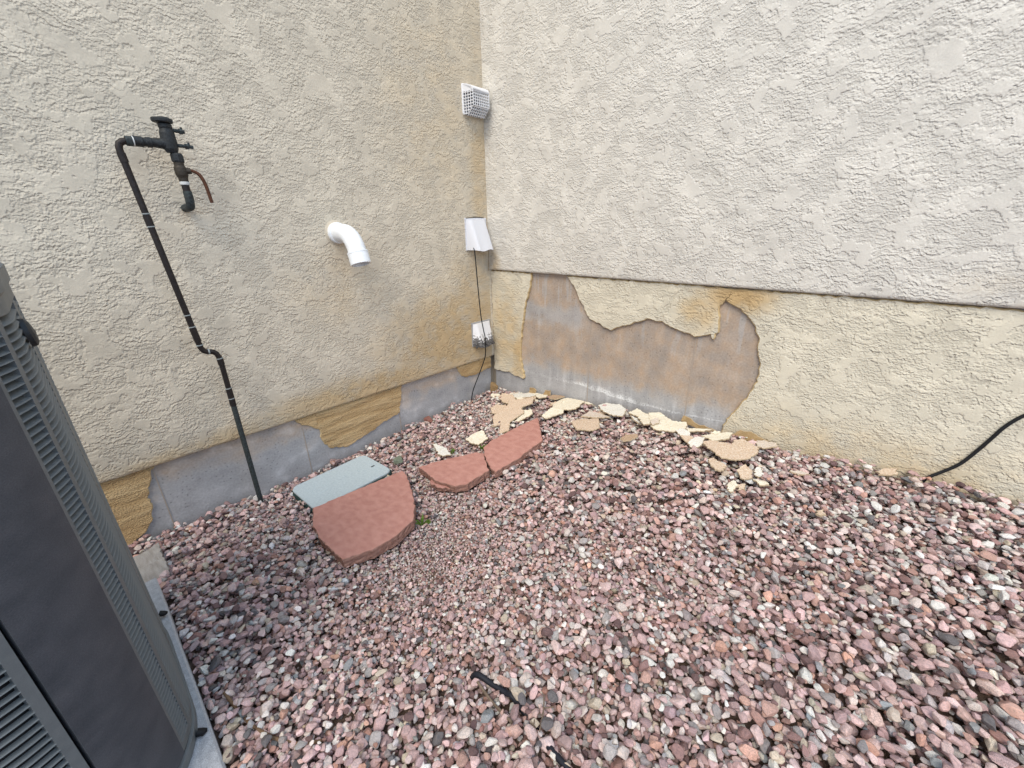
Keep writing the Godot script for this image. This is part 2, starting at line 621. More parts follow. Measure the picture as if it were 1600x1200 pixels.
func lay_gravel(bed: Node3D, kept_out: Array) -> void:
	hf.resize(GW * GH)
	hf.fill(-0.024)
	var bounds := []
	for o in kept_out:
		var r := Rect2(o[0], Vector2.ZERO)
		for p in o:
			r = r.expand(p)
		bounds.append(r)
	var meshes := []
	for i in 12:
		meshes.append(rock(100 + i * 17))
	var stone_tex := [speckle(5, 1.0), speckle(9, 0.45)]
	var lots := []
	for i in 12:
		lots.append([])
	var inv := view.inverse()
	var best := []
	var zone := FastNoiseLite.new()
	zone.seed = 11
	zone.frequency = 1.4
	zone.fractal_octaves = 2
	for n in 168000:
		var p := Vector2.ZERO
		var low := 1e9
		for t in (1 if n < 56000 else 4):
			var q := Vector2(rng.randf() * 3.1, rng.randf() * 2.6)
			var hq := hf[int((q.y + 0.03) / CELL) * GW + int((q.x + 0.03) / CELL)]
			if hq < low:
				low = hq
				p = q
		var mid := exp(-((p.x - 0.95) ** 2 / 0.2 + (p.y - 1.15) ** 2 / 0.12)) + 0.45 * exp(-((p.x - 0.45) ** 2 / 0.15 + (p.y - 0.45) ** 2 / 0.3))
		var f := 0.0146 * (1.0 - 0.42 * mid + 0.06 * smoothstep(1.1, 2.0, p.x) + 0.3 * zone.get_noise_2d(p.x, p.y))
		var d := clampf(f * exp(rng.randfn() * 0.38), 0.0055, 0.033)
		if n < 56000:
			d = minf(d, 0.02)
		var half := d / 2.0
		if p.x < half * 0.5 - 0.02 or p.y < half * 0.5 - 0.03:
			continue
		var shut := false
		for k in kept_out.size():
			if bounds[k].has_point(p) and Geometry2D.is_point_in_polygon(p, kept_out[k]):
				shut = true
				break
		if shut:
			continue
		var sx := half
		var sz := half * rng.randf_range(0.58, 0.92)
		var sy := half * rng.randf_range(0.36, 0.72)
		var r := (sx + sz) / 2.0
		var ci := int((p.x + 0.03) / CELL)
		var cj := int((p.y + 0.03) / CELL)
		var w := int(r / CELL) + 1
		var y0 := -1.0
		var slope := Vector2.ZERO
		for dj in range(-w, w + 1):
			for di in range(-w, w + 1):
				var i := ci + di
				var j := cj + dj
				if i < 0 or j < 0 or i >= GW or j >= GH:
					continue
				var dd := (di * di + dj * dj) * CELL * CELL / (r * r)
				if dd < 1.0:
					var hc := hf[j * GW + i]
					y0 = maxf(y0, hc - sy * (1.0 - sqrt(1.0 - dd)) * 1.0)
					slope += Vector2(di, dj) * hc
		y0 -= sy * 0.5
		for dj in range(-w, w + 1):
			for di in range(-w, w + 1):
				var i := ci + di
				var j := cj + dj
				if i < 0 or j < 0 or i >= GW or j >= GH:
					continue
				var dd := (di * di + dj * dj) * CELL * CELL / (r * r)
				if dd < 1.0:
					hf[j * GW + i] = maxf(hf[j * GW + i], y0 + sy + sy * sqrt(1.0 - dd) * 0.95)
		var basis := Basis(Vector3.UP, rng.randf() * TAU)
		var tilt := Vector3(slope.y, 0.0, -slope.x)
		if tilt.length() > 1e-6:
			basis = Basis(tilt.normalized(), -clampf(tilt.length() * 2.5, 0.0, 0.4)) * basis
		basis = Basis(Vector3(rng.randfn(), 0, rng.randfn()).normalized(), rng.randfn() * 0.22) * basis
		basis = basis * Basis.from_scale(Vector3(sx, sy, sz) * 1.12) * Basis(Vector3(rng.randfn(), rng.randfn(), rng.randfn()).normalized(), rng.randf() * TAU)
		var c := Vector3(p.x, ground(p.x, p.y) + y0 + sy, p.y)
		var kind := pick_kind() if p.y > 0.55 or rng.randf() > 0.1 else 15
		var e := inv * (c - eye)
		var size := 0.0
		if e.z < -0.2 and absf(e.x / e.z) < 1.22 and absf(e.y / e.z) < 0.92 and n > 126000:
			size = d / e.length()
		best.append([size, lots.size(), c, basis, kind, rng.randi() % 12])
	best.sort_custom(func(a, b): return a[0] > b[0])
	# the three hundred that show largest are stones of their own
	var own := []
	for k in kinds:
		for t in 2:
			var m := mat(k[1], 0.85)
			m.albedo_texture = stone_tex[t]
			m.uv1_triplanar = true
			m.uv1_scale = Vector3.ONE * 0.3
			own.append(m)
	for i in best.size():
		var b: Array = best[i]
		if i < 300:
			var o := put("stone", meshes[b[5]], bed, own[b[4] * 2 + (0 if b[5] < 7 else 1)])
			o.transform = Transform3D(b[3], b[2])
		else:
			lots[b[5]].append(b)
	var rest := Node3D.new()
	rest.name = "gravel"
	rest.set_meta("kind", "stuff")
	bed.add_child(rest)
	var shared := []
	for t in 2:
		var m := mat(Color.WHITE, 0.87)
		m.albedo_texture = stone_tex[t]
		m.uv1_triplanar = true
		m.uv1_scale = Vector3.ONE * 0.3
		m.vertex_color_use_as_albedo = true
		shared.append(m)
	for v in 12:
		var mm := MultiMesh.new()
		mm.transform_format = MultiMesh.TRANSFORM_3D
		mm.use_colors = true
		mm.mesh = meshes[v]
		mm.instance_count = lots[v].size()
		for i in lots[v].size():
			var b: Array = lots[v][i]
			mm.set_instance_transform(i, Transform3D(b[3], b[2]))
			var k: Color = kinds[b[4]][1]
			var l := k.srgb_to_linear()
			var t := 1.06 * exp(rng.randfn() * 0.15)
			mm.set_instance_color(i, Color(l.r * t * (1.0 + rng.randfn() * 0.03), l.g * t, l.b * t * (1.0 + rng.randfn() * 0.03)))
		var mi := MultiMeshInstance3D.new()
		mi.name = "gravel_stones"
		mi.multimesh = mm
		mi.material_override = shared[0 if v < 7 else 1]
		mi.set_meta("kind", "stuff")
		rest.add_child(mi, true)
	var sum := 0.0
	var cnt := 0
	for j in range(60, 400, 5):
		for i in range(60, 500, 5):
			sum += hf[j * GW + i]
			cnt += 1
	print("stones ", best.size(), " mean top ", sum / cnt)

# ---------------------------------------------------------------- the scene

func _ready() -> void:
	rng.seed = 20240611
	soft.seed = 3
	soft.frequency = 0.02
	# camera, sky, sun and exposure
	var cam := Camera3D.new()
	cam.name = "camera"
	cam.position = eye
	cam.rotation_degrees = Vector3(-21.087, 42.463, -1.067)
	cam.fov = 86.478
	cam.near = 0.05
	cam.far = 400.0
	add_child(cam)
	view = cam.transform.basis
	var sky := ProceduralSkyMaterial.new()
	sky.sky_top_color = Color(0.66, 0.76, 0.88)
	sky.sky_horizon_color = Color(0.76, 0.82, 0.89)
	sky.sky_curve = 0.2
	sky.ground_horizon_color = Color(0.5, 0.47, 0.45)
	sky.ground_bottom_color = Color(0.45, 0.42, 0.4)
	sky.sun_angle_max = 1.0
	var env := Environment.new()
	env.background_mode = Environment.BG_SKY
	env.sky = Sky.new()
	env.sky.sky_material = sky
	env.tonemap_mode = Environment.TONE_MAPPER_LINEAR
	env.tonemap_exposure = 2.55
	env.sdfgi_enabled = true
	env.ssao_enabled = true
	env.ssil_enabled = true
	var we := WorldEnvironment.new()
	we.name = "world"
	we.environment = env
	add_child(we)
	var sun := DirectionalLight3D.new()
	sun.name = "sun"
	sun.light_color = Color(1.0, 0.97, 0.93)
	sun.light_energy = 0.35
	sun.light_angular_distance = 35.0
	sun.shadow_enabled = true
	add_child(sun)
	sun.look_at_from_position(Vector3(0.35, 1.0, 0.75) * 10.0, Vector3.ZERO)

	walls()
	var out := footprints()
	var bed := make_ground()
	lay_gravel(bed, out)
	air_conditioner()
	slabs_and_box()
	flakes()
	crumbs()
	backflow_pipe()
	vents()
	cables()
	litter()

func walls() -> void:
	var base := c8(217, 207, 188)
	var ochre := c8(192, 162, 116)
	var w := 1536
	var lm := stucco(w, 1056, 21, LEDGE_L, [[0.25, 0.4, 0.75, 0.42, 0.7], [0.12, 0.5, 0.3, 0.6, 0.5], [0.85, 0.25, 0.75, 0.14, 0.7], [1.4, 0.23, 0.7, 0.06, 0.55], [0.02, 1.2, 0.14, 1.0, 0.45], [0.3, 1.5, 0.5, 0.6, 0.22], [0.9, 0.75, 0.35, 0.3, 0.2]], base, ochre)
	var rm := stucco(w, 672, 77, LEDGE_R, [[0.03, 0.8, 0.06, 0.12, 0.5], [2.2, 0.8, 0.4, 0.1, 0.3]], c8(224, 220, 211), ochre)
	var rl := stucco(w, 400, 78, 0.0, [[0.1, 0.4, 0.2, 0.4, 0.55], [0.2, 0.25, 0.12, 0.25, 0.75], [1.34, 0.71, 0.2, 0.12, 0.9], [1.2, 0.64, 0.14, 0.16, 0.6], [1.9, 0.15, 0.9, 0.24, 0.4]], c8(222, 215, 196), ochre)
	var lc := concrete(900, 200, 31, -0.3, 0.003, false)
	var rc := concrete(900, 300, 47, -0.1, 0.003, true)
	var seam := mat(c8(168, 156, 144), 0.92)
	var scrap := mat(c8(190, 168, 128), 0.95)
	var tw := w * MM
	var th := 1056 * MM
	# left wall
	var l := thing("stucco_wall", "beige stucco wall on the left with the pipe, vents and hoods on it", "wall")
	put("upper_stucco", stucco_sheet(false, 4.6, LEDGE_L, 3.0, 0.03, tw, th, LEDGE_L), l, lm)
	var f := put("foundation", slab_wall(false, 4.6, -0.4, 0.5, -0.02, 2.7, 0.6, -0.3), l, lc)
	for z in [1.706, 1.191, 0.7]:
		var st := begin(true)
		box(st, Vector3(0.0034, 0.6, 0.0034), 0.001, at(Vector3(-0.02, -0.06, z)))
		put("form_seam", done(st), f, seam)
	var wall_back := mat(c8(170, 160, 145), 0.95)
	var bk := begin(true)
	box(bk, Vector3(0.2, 3.4, 4.9), 0.0, at(Vector3(-0.14, 1.3, 2.18)))
	put("wall_core", done(bk), l, wall_back)
	var turn_l := Transform3D(Basis(Vector3(0, 0, 1), Vector3(1, 0, 0), Vector3(0, 1, 0)), Vector3(-0.02, 0, 0))
	var opt := {"step": 0.01, "rag": 0.004, "cell": 0.05, "uv": Vector2(1.0 / tw, -1.0 / th), "uvo": Vector2(0.3, 0.98), "bottom": false, "bevel": 0.003}
	var patch := ochre_patch()
	for o in [[1.833, -0.038, 1.786, -0.014, 1.759, 0.02, 1.743, 0.067, 1.742, 0.123, 1.713, 0.207, 1.7, 0.226, 2.4, 0.226, 2.4, -0.3, 1.9, -0.3],
			[1.215, 0.226, 1.205, 0.205, 1.121, 0.14, 1.122, 0.087, 1.095, 0.034, 1.004, 0.004, 0.878, 0.032, 0.8, 0.057, 0.7, 0.076, 0.675, 0.179, 0.67, 0.226],
			[0.29, 0.226, 0.28, 0.2, 0.251, 0.158, 0.2, 0.14, 0.13, 0.137, 0.03, 0.15, 0.0, 0.15, 0.0, 0.226]]:
		var m := plated("stucco_patch", plate(v2(o), 0.008, 50 + int(o[0] * 100), opt), l, patch, scrap)
		m.transform = turn_l
	# right wall
	var r := thing("stucco_wall", "beige stucco wall on the right with a peeled patch of bare concrete", "wall")
	put("upper_stucco", stucco_sheet(true, 5.2, LEDGE_R, 3.0, 0.04, tw, 672 * MM, LEDGE_R), r, rm)
	var fr := put("foundation", slab_wall(true, 5.2, -0.3, 0.9, -0.03, 2.7, 0.9, -0.1), r, rc)
	for x in [0.696, 1.219]:
		var st := begin(true)
		box(st, Vector3(0.0034, 0.7, 0.0034), 0.001, at(Vector3(x, 0.41, -0.03)))
		put("form_seam", done(st), fr, seam)
	var b2 := begin(true)
	box(b2, Vector3(5.4, 3.4, 0.2), 0.0, at(Vector3(2.5, 1.3, -0.15)))
	put("wall_core", done(b2), r, wall_back)
	var turn_r := Transform3D(Basis(Vector3(1, 0, 0), Vector3(0, 0, 1), Vector3(0, 1, 0)), Vector3(0, 0, -0.03))
	opt = {"step": 0.012, "rag": 0.004, "cell": 0.06, "uv": Vector2(1.0 / tw, -1.0 / (400 * MM)), "uvo": Vector2(0.0, 1.0), "bottom": false, "bevel": 0.004, "rough": 0.002}
	var a := [0.0, 0.76, 0.312, 0.76, 0.311, 0.745, 0.302, 0.679, 0.264, 0.575, 0.243, 0.453, 0.227, 0.334, 0.226, 0.253, 0.255, 0.136, 0.24, 0.125, 0.198, 0.127, 0.128, 0.141, 0.015, 0.133, 0.0, 0.135]
	var b := [0.541, 0.76, 0.594, 0.702, 0.641, 0.626, 0.69, 0.553, 0.747, 0.538, 0.81, 0.512, 0.87, 0.539, 0.934, 0.564, 0.994, 0.593, 1.055, 0.592, 1.115, 0.572, 1.159, 0.558, 1.215, 0.547, 1.273, 0.562, 1.293, 0.546,
		1.306, 0.578, 1.301, 0.644, 1.296, 0.687, 1.312, 0.709, 1.343, 0.695, 1.38, 0.676, 1.407, 0.652, 1.431, 0.617, 1.45, 0.575, 1.463, 0.512, 1.481, 0.436, 1.472, 0.385, 1.451, 0.326, 1.425, 0.267, 1.396, 0.213, 1.385, 0.169, 1.388, 0.05, 5.0, 0.05, 5.0, 0.76]
	for o in [a, b]:
		var m := plated("lower_stucco", plate(v2(o), 0.015, 8, opt), r, rl, scrap)
		m.transform = turn_r
	# the crack that runs up from the tip of the hole
	var cr := begin()
	tube(cr, v3([1.312, 0.707, -0.0145, 1.317, 0.72, -0.0145, 1.326, 0.728, -0.0145, 1.329, 0.745, -0.0145]), [0.0012, 0.001, 0.0008, 0.0004], 5)
	put("crack", done(cr), r, mat(c8(70, 58, 48), 0.95))

func ochre_patch() -> StandardMaterial3D:
	var g := grain(61, c8(176, 146, 104), c8(206, 180, 138), 0.03, 0.3, Vector2(4, 1))
	return textured(g, 0.95, 1.3, 3.0)

# a plain upright face with texture over tw x th metres from ty up
func slab_wall(along_x: bool, length: float, y0: float, y1: float, off: float, tw: float, th: float, ty: float) -> ArrayMesh:
	var st := begin()
	var c := []
	for d in [[0, 0], [1, 0], [1, 1], [0, 1]]:
		var s: float = d[0] * length
		var y: float = lerpf(y0, y1, d[1])
		c.append([Vector3(s, y, off) if along_x else Vector3(off, y, s), Vector2(s / tw, 1.0 - (y - ty) / th)])
	for o in ([0, 2, 1, 0, 3, 2] if along_x else [0, 1, 2, 0, 2, 3]):
		st.set_uv(c[o][1])
		st.add_vertex(c[o][0])
	return done(st)

var slab_outlines := [
	[0.373, 1.342, 0.40, 1.17, 0.433, 0.986, 0.498, 1.003, 0.62, 1.062, 0.716, 1.117, 0.768, 1.165, 0.789, 1.254, 0.783, 1.326, 0.758, 1.378, 0.745, 1.404, 0.65, 1.406, 0.564, 1.403, 0.5, 1.391, 0.43, 1.365],
	[0.469, 0.93, 0.486, 0.877, 0.594, 0.706, 0.629, 0.696, 0.694, 0.743, 0.757, 0.785, 0.751, 0.9, 0.723, 0.939, 0.625, 0.956, 0.578, 0.947],
	[0.594, 0.662, 0.582, 0.605, 0.592, 0.495, 0.623, 0.304, 0.724, 0.411, 0.794, 0.48, 0.8, 0.655, 0.787, 0.785, 0.724, 0.757, 0.65, 0.71]]

func footprints() -> Array:
	var out := []
	for s in slab_outlines:
		out.append(inset(v2(s), 0.025))
	out.append(v2([0.105, 1.0, 0.37, 1.0, 0.37, 1.32, 0.105, 1.32]))
	out.append(v2([0.42, 1.79, 1.31, 1.79, 1.31, 2.62, 0.42, 2.62]))
	out.append(v2([0.15, 1.785, 0.35, 1.785, 0.38, 2.0, 0.17, 2.0]))
	return out

func make_ground() -> MeshInstance3D:
	var xs := [-60.0, -20.0, -5.0, -1.0, -0.2]
	var k := 0.0
	while k < 4.0:
		xs.append(k)
		k += 0.05
	xs.append_array([4.0, 5.0, 8.0, 20.0, 60.0, 150.0])
	var zs := xs.duplicate()
	var st := begin()
	var p := func(x: float, z: float) -> Vector3:
		return Vector3(x, ground(clampf(x, 0.0, 3.2), clampf(z, 0.0, 3.0)) - 0.026 + 0.006 * soft.get_noise_2d(x * 400.0, z * 400.0), z)
	for i in xs.size() - 1:
		for j in zs.size() - 1:
			var v := [p.call(xs[i], zs[j]), p.call(xs[i + 1], zs[j]), p.call(xs[i + 1], zs[j + 1]), p.call(xs[i], zs[j + 1])]
			for e in [0, 1, 2, 0, 2, 3]:
				st.set_uv(Vector2(v[e].x, v[e].z))
				st.add_vertex(v[e])
	var o := put("ground", done(st), self, textured(grain(71, c8(78, 64, 56), c8(116, 98, 86), 0.03, 0.5), 0.95, 0.5, 2.0))
	o.set_meta("kind", "structure")
	o.set_meta("label", "bed of pink, mauve and grey gravel sloping up along the right wall")
	return o

# ---------------------------------------------------------------- the air conditioner

const AC_R := 0.2
const AC_U := 0.92
const AC_Z := 1.812
const AC_FAR := 0.70

# the cabinet's rounded-square plan: s is the way along it, 0 where the near corner begins; off moves outwards
func ac_point(s: float, off := 0.0) -> Vector2:
	var flat := AC_U - AC_FAR
	var q := AC_R * PI / 2.0
	if s < -flat:
		var f := (s + flat) / AC_R
		if f < -PI / 2.0:
			return Vector2(AC_FAR - AC_R - off, AC_Z + AC_R - (f + PI / 2.0) * AC_R)
		return Vector2(AC_FAR, AC_Z + AC_R) + Vector2(sin(f), -cos(f)) * (AC_R + off)
	if s < 0.0:
		return Vector2(AC_U + s, AC_Z - off)
	if s < q:
		var f := s / AC_R
		return Vector2(AC_U, AC_Z + AC_R) + Vector2(sin(f), -cos(f)) * (AC_R + off)
	return Vector2(AC_U + AC_R + off, AC_Z + AC_R + s - q)

# a curved strip of sheet metal following the plan, thick inwards, rims slightly rolled
func ac_strip(s0: float, s1: float, y0: float, y1: float, off := 0.0, thick := 0.012) -> ArrayMesh:
	var st := begin()
	var n := maxi(2, int(absf(s1 - s0) / 0.012))
	var b := 0.0015
	for side in 2:
		st.set_smooth_group(side + 1)
		for i in n:
			var a := s0 + (s1 - s0) * i / n
			var c := s0 + (s1 - s0) * (i + 1) / n
			var o := off if side == 0 else off - thick
			var p := ac_point(a, o)
			var q := ac_point(c, o)
			quad(st, Vector3(p.x, y0 + b, p.y), Vector3(p.x, y1 - b, p.y), Vector3(q.x, y1 - b, q.y), Vector3(q.x, y0 + b, q.y))
			if side == 0:
				for e in [[y0, y0 + b, off - thick], [y1, y1 - b, off - thick]]:
					st.set_smooth_group(10)
					var p2 := ac_point(a, off - b)
					var q2 := ac_point(c, off - b)
					var p3 := ac_point(a, e[2])
					var q3 := ac_point(c, e[2])
					quad(st, Vector3(p.x, e[1], p.y), Vector3(q.x, e[1], q.y), Vector3(q2.x, e[0], q2.y), Vector3(p2.x, e[0], p2.y))
					quad(st, Vector3(p2.x, e[0], p2.y), Vector3(q2.x, e[0], q2.y), Vector3(q3.x, e[0], q3.y), Vector3(p3.x, e[0], p3.y))
				st.set_smooth_group(1)
	st.set_smooth_group(-1)
	for s in [s0, s1]:
		var p := ac_point(s, off)
		var q := ac_point(s, off - thick)
		quad(st, Vector3(p.x, y0 + b, p.y), Vector3(p.x, y1 - b, p.y), Vector3(q.x, y1, q.y), Vector3(q.x, y0, q.y))
	return done(st)

# one louver: a blade that slopes outwards and down
func ac_louver(s0: float, s1: float, drop: float, deep: float) -> ArrayMesh:
	var st := begin()
	var n := maxi(2, int((s1 - s0) / 0.012))
	for i in n:
		var c := []
		for s in [s0 + (s1 - s0) * i / n, s0 + (s1 - s0) * (i + 1) / n]:
			for e in [[0.0, 0.0], [0.001, -0.0015], [-deep, drop - 0.0012], [-deep, drop]]:
				var p := ac_point(s, e[0])
				c.append(Vector3(p.x, e[1], p.y))
		for k in 4:
			var j := (k + 1) % 4
			st.set_smooth_group(k + 1)
			quad(st, c[k], c[j], c[4 + j], c[4 + k])
	return done(st)

func air_conditioner() -> void:
	var cg := grain(81, c8(150, 152, 156), c8(182, 184, 188), 0.05, 0.3)
	var pad := thing("concrete_pad", "grey concrete pad under the air conditioner, edge showing beside the gravel", "pad")
	var st := begin(true)
	var pts := PackedVector2Array()
	for p in [[0.42, 1.797], [0.55, 1.796], [0.7, 1.797], [0.9, 1.796], [1.1, 1.797], [1.3, 1.797], [1.3, 2.6], [0.42, 2.6]]:
		pts.append(Vector2(p[0], p[1]))
	prism(st, pts, -0.06, 0.085, 0.004)
	put("pad", done(st), pad, textured(cg, 0.9, 0.08, 2.5, true))
	var ac := thing("air_conditioner", "dark grey outdoor air conditioner unit with louvered sides, cut off by the left edge", "air conditioner", Vector3.ZERO)
	var g := grain(83, c8(94, 99, 101), c8(108, 112, 113), 0.02, 0.12)
	var paint := textured(g, 0.48, 0.012, 4.0, true)
	var dark_g := grain(87, c8(58, 62, 68), c8(82, 84, 89), 0.012, 0.3)
	var dark := textured(dark_g, 0.55, 0.02, 3.0, true)
	var black := mat(c8(16, 17, 20), 0.6)
	var coil := mat(c8(26, 28, 31), 0.7)
	var q := AC_R * PI / 2.0
	var s_end := q + 0.36
	var far_s := -(AC_U - AC_FAR) - AC_R * PI / 2.0 - 0.36
	var deg := AC_R * PI / 180.0
	put("coil", ac_strip(far_s, s_end, 0.1, 0.94, -0.022, 0.01), ac, coil)
	put("base_pan", ac_strip(far_s, s_end, 0.086, 0.107, 0.003, 0.1), ac, paint)
	put("base_gasket", ac_strip(far_s, s_end, 0.106, 0.115, -0.003, 0.02), ac, black)
	# the louvered side: sill, head, ribs and rows of blades
	put("sill", ac_strip(far_s, 30.5 * deg, 0.114, 0.132, 0.0, 0.01), ac, paint)
	put("head", ac_strip(far_s, 30.5 * deg, 0.905, 0.93, 0.0, 0.01), ac, paint)
	for s in [[29.2 * deg, 30.9 * deg], [16.6 * deg, 19.6 * deg], [-0.03, 0.0], [-0.16, -0.115], [-0.36, -0.24], [far_s, -0.5]]:
		var s0: float = s[0]
		var s1: float = s[1]
		if s0 == -0.03:
			continue
		put("rib", ac_strip(s0, s1, 0.13, 0.907, 0.0006, 0.01), ac, paint)
	for col in [[19.4 * deg, 29.4 * deg], [-0.117, 16.8 * deg], [-0.242, -0.158]]:
		var lm := ac_louver(col[0], col[1], 0.0045, 0.0085)
		for k in 75:
			var o := put("louver", lm, ac, paint)
			o.position.y = 0.134 + k * 0.0103
	# corner panel, post and grille on the near side
	put("corner_panel", ac_strip(31.2 * deg, 61.2 * deg, 0.115, 0.93, 0.002, 0.012), ac, dark)
	put("post", ac_strip(62.4 * deg, 66.0 * deg, 0.115, 0.93, 0.0, 0.012), ac, paint)
	var slat := ac_louver(65.8 * deg, q + 0.3, 0.0016, 0.006)
	for k in 61:
		var o := put("grille_slat", slat, ac, paint)
		o.position.y = 0.125 + k * 0.013
	put("post", ac_strip(q + 0.3, s_end, 0.115, 0.93, 0.0, 0.012), ac, paint)
	# top cap, rolled over
	st = begin()
	var rim := PackedVector2Array()
	for i in 60:
		rim.append(ac_point(lerpf(far_s, s_end, i / 59.0), 0.004))
	rim.append(Vector2(AC_U + AC_R + 0.004, 2.44))
	rim.append(Vector2(AC_FAR - AC_R - 0.004, 2.44))
	prism(st, rim, 0.925, 0.965, 0.008, Transform3D.IDENTITY, true)
	put("top_cap", done(st), ac, paint)
	# black oval cover high on the louvers
	st = begin()
	lathe(st, Vector3(0.855, 0.866, AC_Z - 0.001), Vector3(0, 0.1, -1), [Vector2(0.0215, 0.0), Vector2(0.0205, 0.006), Vector2(0.015, 0.009), Vector2(0.0, 0.011)], 20)
	put("cover_plate", done(st), ac, mat(c8(40, 43, 46), 0.5))
	# black tie-down tabs on the base
	for p in [Vector3(0.6, 0.1, 1.814), Vector3(0.985, 0.095, 1.818)]:
		st = begin()
		tube(st, [p, p + Vector3(0.004, -0.004, -0.009), p + Vector3(0.004, -0.006, -0.015)], [0.007, 0.0068, 0.003], 10)
		put("tie_down_tab", done(st), ac, black)
	# broken paver beside the pad
	var pv := thing("paver", "broken grey stone paver between the concrete pad and the left wall", "paver", Vector3(0.25, -0.03, 1.83))
	plated("stone_block", plate(v2([-0.1, -0.062, -0.02, -0.064, 0.075, -0.064, 0.13, -0.04, 0.085, 0.01, 0.1, 0.12, -0.09, 0.13, -0.075, 0.01]), 0.055, 812, {"rag": 0.004, "cell": 0.02, "rough": 0.002, "sides": 3, "uv": Vector2(3, 3)}), pv,
		textured(grain(91, c8(138, 132, 126), c8(176, 172, 168), 0.03, 0.3, Vector2(4, 1)), 0.92, 0.25), textured(grain(92, c8(120, 114, 110), c8(150, 146, 142), 0.03, 0.3), 0.92, 0.2))

# ---------------------------------------------------------------- slabs and valve box

func slabs_and_box() -> void:
	var top := textured(grain(101, c8(170, 121, 111), c8(190, 143, 132), 0.016, 0.4, Vector2(1.6, 1)), 0.92, 0.08, 2.2)
	var edge := textured(grain(103, c8(126, 92, 82), c8(170, 132, 118), 0.03, 0.35, Vector2(3, 1)), 0.92, 0.4, 3.0)
	var says := ["large red sandstone slab lying against the pale valve box lid", "smaller red sandstone slab with a chipped front corner, in the middle of the three", "reddish sandstone slab tilted up towards the stucco flakes, farthest of the three"]
	for i in 3:
		var o := v2(slab_outlines[i])
		var mid := Vector2.ZERO
		for p in o:
			mid += p / o.size()
		var own := PackedVector2Array()
		for p in o:
			own.append(p - mid)
		var thick: float = [0.033, 0.03, 0.028][i]
		var s := thing("sandstone_slab", says[i], "stone slab", Vector3(mid.x, ground(mid.x, mid.y) + 0.036 - thick, mid.y), "red sandstone slabs on the gravel")
		var gx := (ground(mid.x + 0.1, mid.y) - ground(mid.x - 0.1, mid.y)) / 0.2
		var gz := (ground(mid.x, mid.y + 0.1) - ground(mid.x, mid.y - 0.1)) / 0.2
		s.basis = Basis(Quaternion(Vector3.UP, Vector3(-gx, 1.0, -gz).normalized()))
		plated("slab", plate(own, thick, 130 + i, {"rag": 0.0028, "step": 0.012, "cell": 0.018, "rough": 0.0006, "sides": 4, "bevel": 0.002, "uv": Vector2(1.6, 1.6)}), s, top, edge)
		if i == 1:      # the thin layer that has split off along the front
			plated("split_layer", plate(v2([-0.07, 0.035, -0.02, 0.045, 0.02, 0.06, 0.075, 0.052, 0.1, 0.075, 0.02, 0.125, -0.045, 0.112]), 0.016, 140, {"rag": 0.004, "cell": 0.02, "rough": 0.002, "sides": 2, "uv": Vector2(1.6, 1.6)}), s, top, edge)
	# valve box
	var green := textured(grain(107, c8(28, 52, 52), c8(40, 66, 64), 0.03, 0.3), 0.6, 0.05, 3.0, true)
	var pale := textured(grain(109, c8(168, 183, 190), c8(192, 204, 209), 0.04, 0.25), 0.75, 0.05, 4.0, true)
	var b := thing("valve_box", "dark green irrigation valve box with a faded pale lid beside the left wall", "valve box", Vector3(0.234, -0.062, 1.158))
	b.basis = Basis(Quaternion(Vector3.UP, Vector3(-0.07, 1.0, 0.03).normalized()))
	var st := begin()
	prism(st, round_rect(0.131, 0.176, 0.036), -0.03, 0.054, 0.003, Transform3D.IDENTITY, true)
	put("box_body", done(st), b, green)
	st = begin()
	prism(st, round_rect(0.125, 0.17, 0.032), 0.052, 0.064, 0.003, Transform3D.IDENTITY, true)
	var lid := put("lid", done(st), b, pale)
	st = begin(true)
	box(st, Vector3(0.008, 0.003, 0.016), 0.0, at(Vector3(0.02, 0.0632, -0.135)))
	put("pull_slot", done(st), lid, mat(c8(24, 30, 32), 0.8))
	st = begin()
	lathe(st, Vector3(-0.005, 0.0636, 0.095), Vector3.UP, [Vector2(0.034, 0.0), Vector2(0.033, 0.0012), Vector2(0.030, 0.0014), Vector2(0.029, 0.0006), Vector2(0.0, 0.0006)], 28)
	put("emblem_ring", done(st), lid, pale)
	for z in [[0.035, 0.022], [0.005, 0.012], [-0.02, 0.03], [-0.075, 0.02]]:
		st = begin(true)
		box(st, Vector3(z[1], 0.0016, 0.004), 0.0005, at(Vector3(0.0, 0.0645, z[0])))
		put("raised_mark", done(st), lid, pale)

func round_rect(hx: float, hz: float, r: float) -> PackedVector2Array:
	var out := PackedVector2Array()
	for c in [[1, 1, 0], [-1, 1, 1], [-1, -1, 2], [1, -1, 3]]:
		for k in 7:
			var a: float = (c[2] + k / 6.0) * PI / 2.0
			out.append(Vector2(c[0] * (hx - r), c[1] * (hz - r)) + Vector2(cos(a), sin(a)) * r)
	return out

# ---------------------------------------------------------------- fallen flakes of stucco

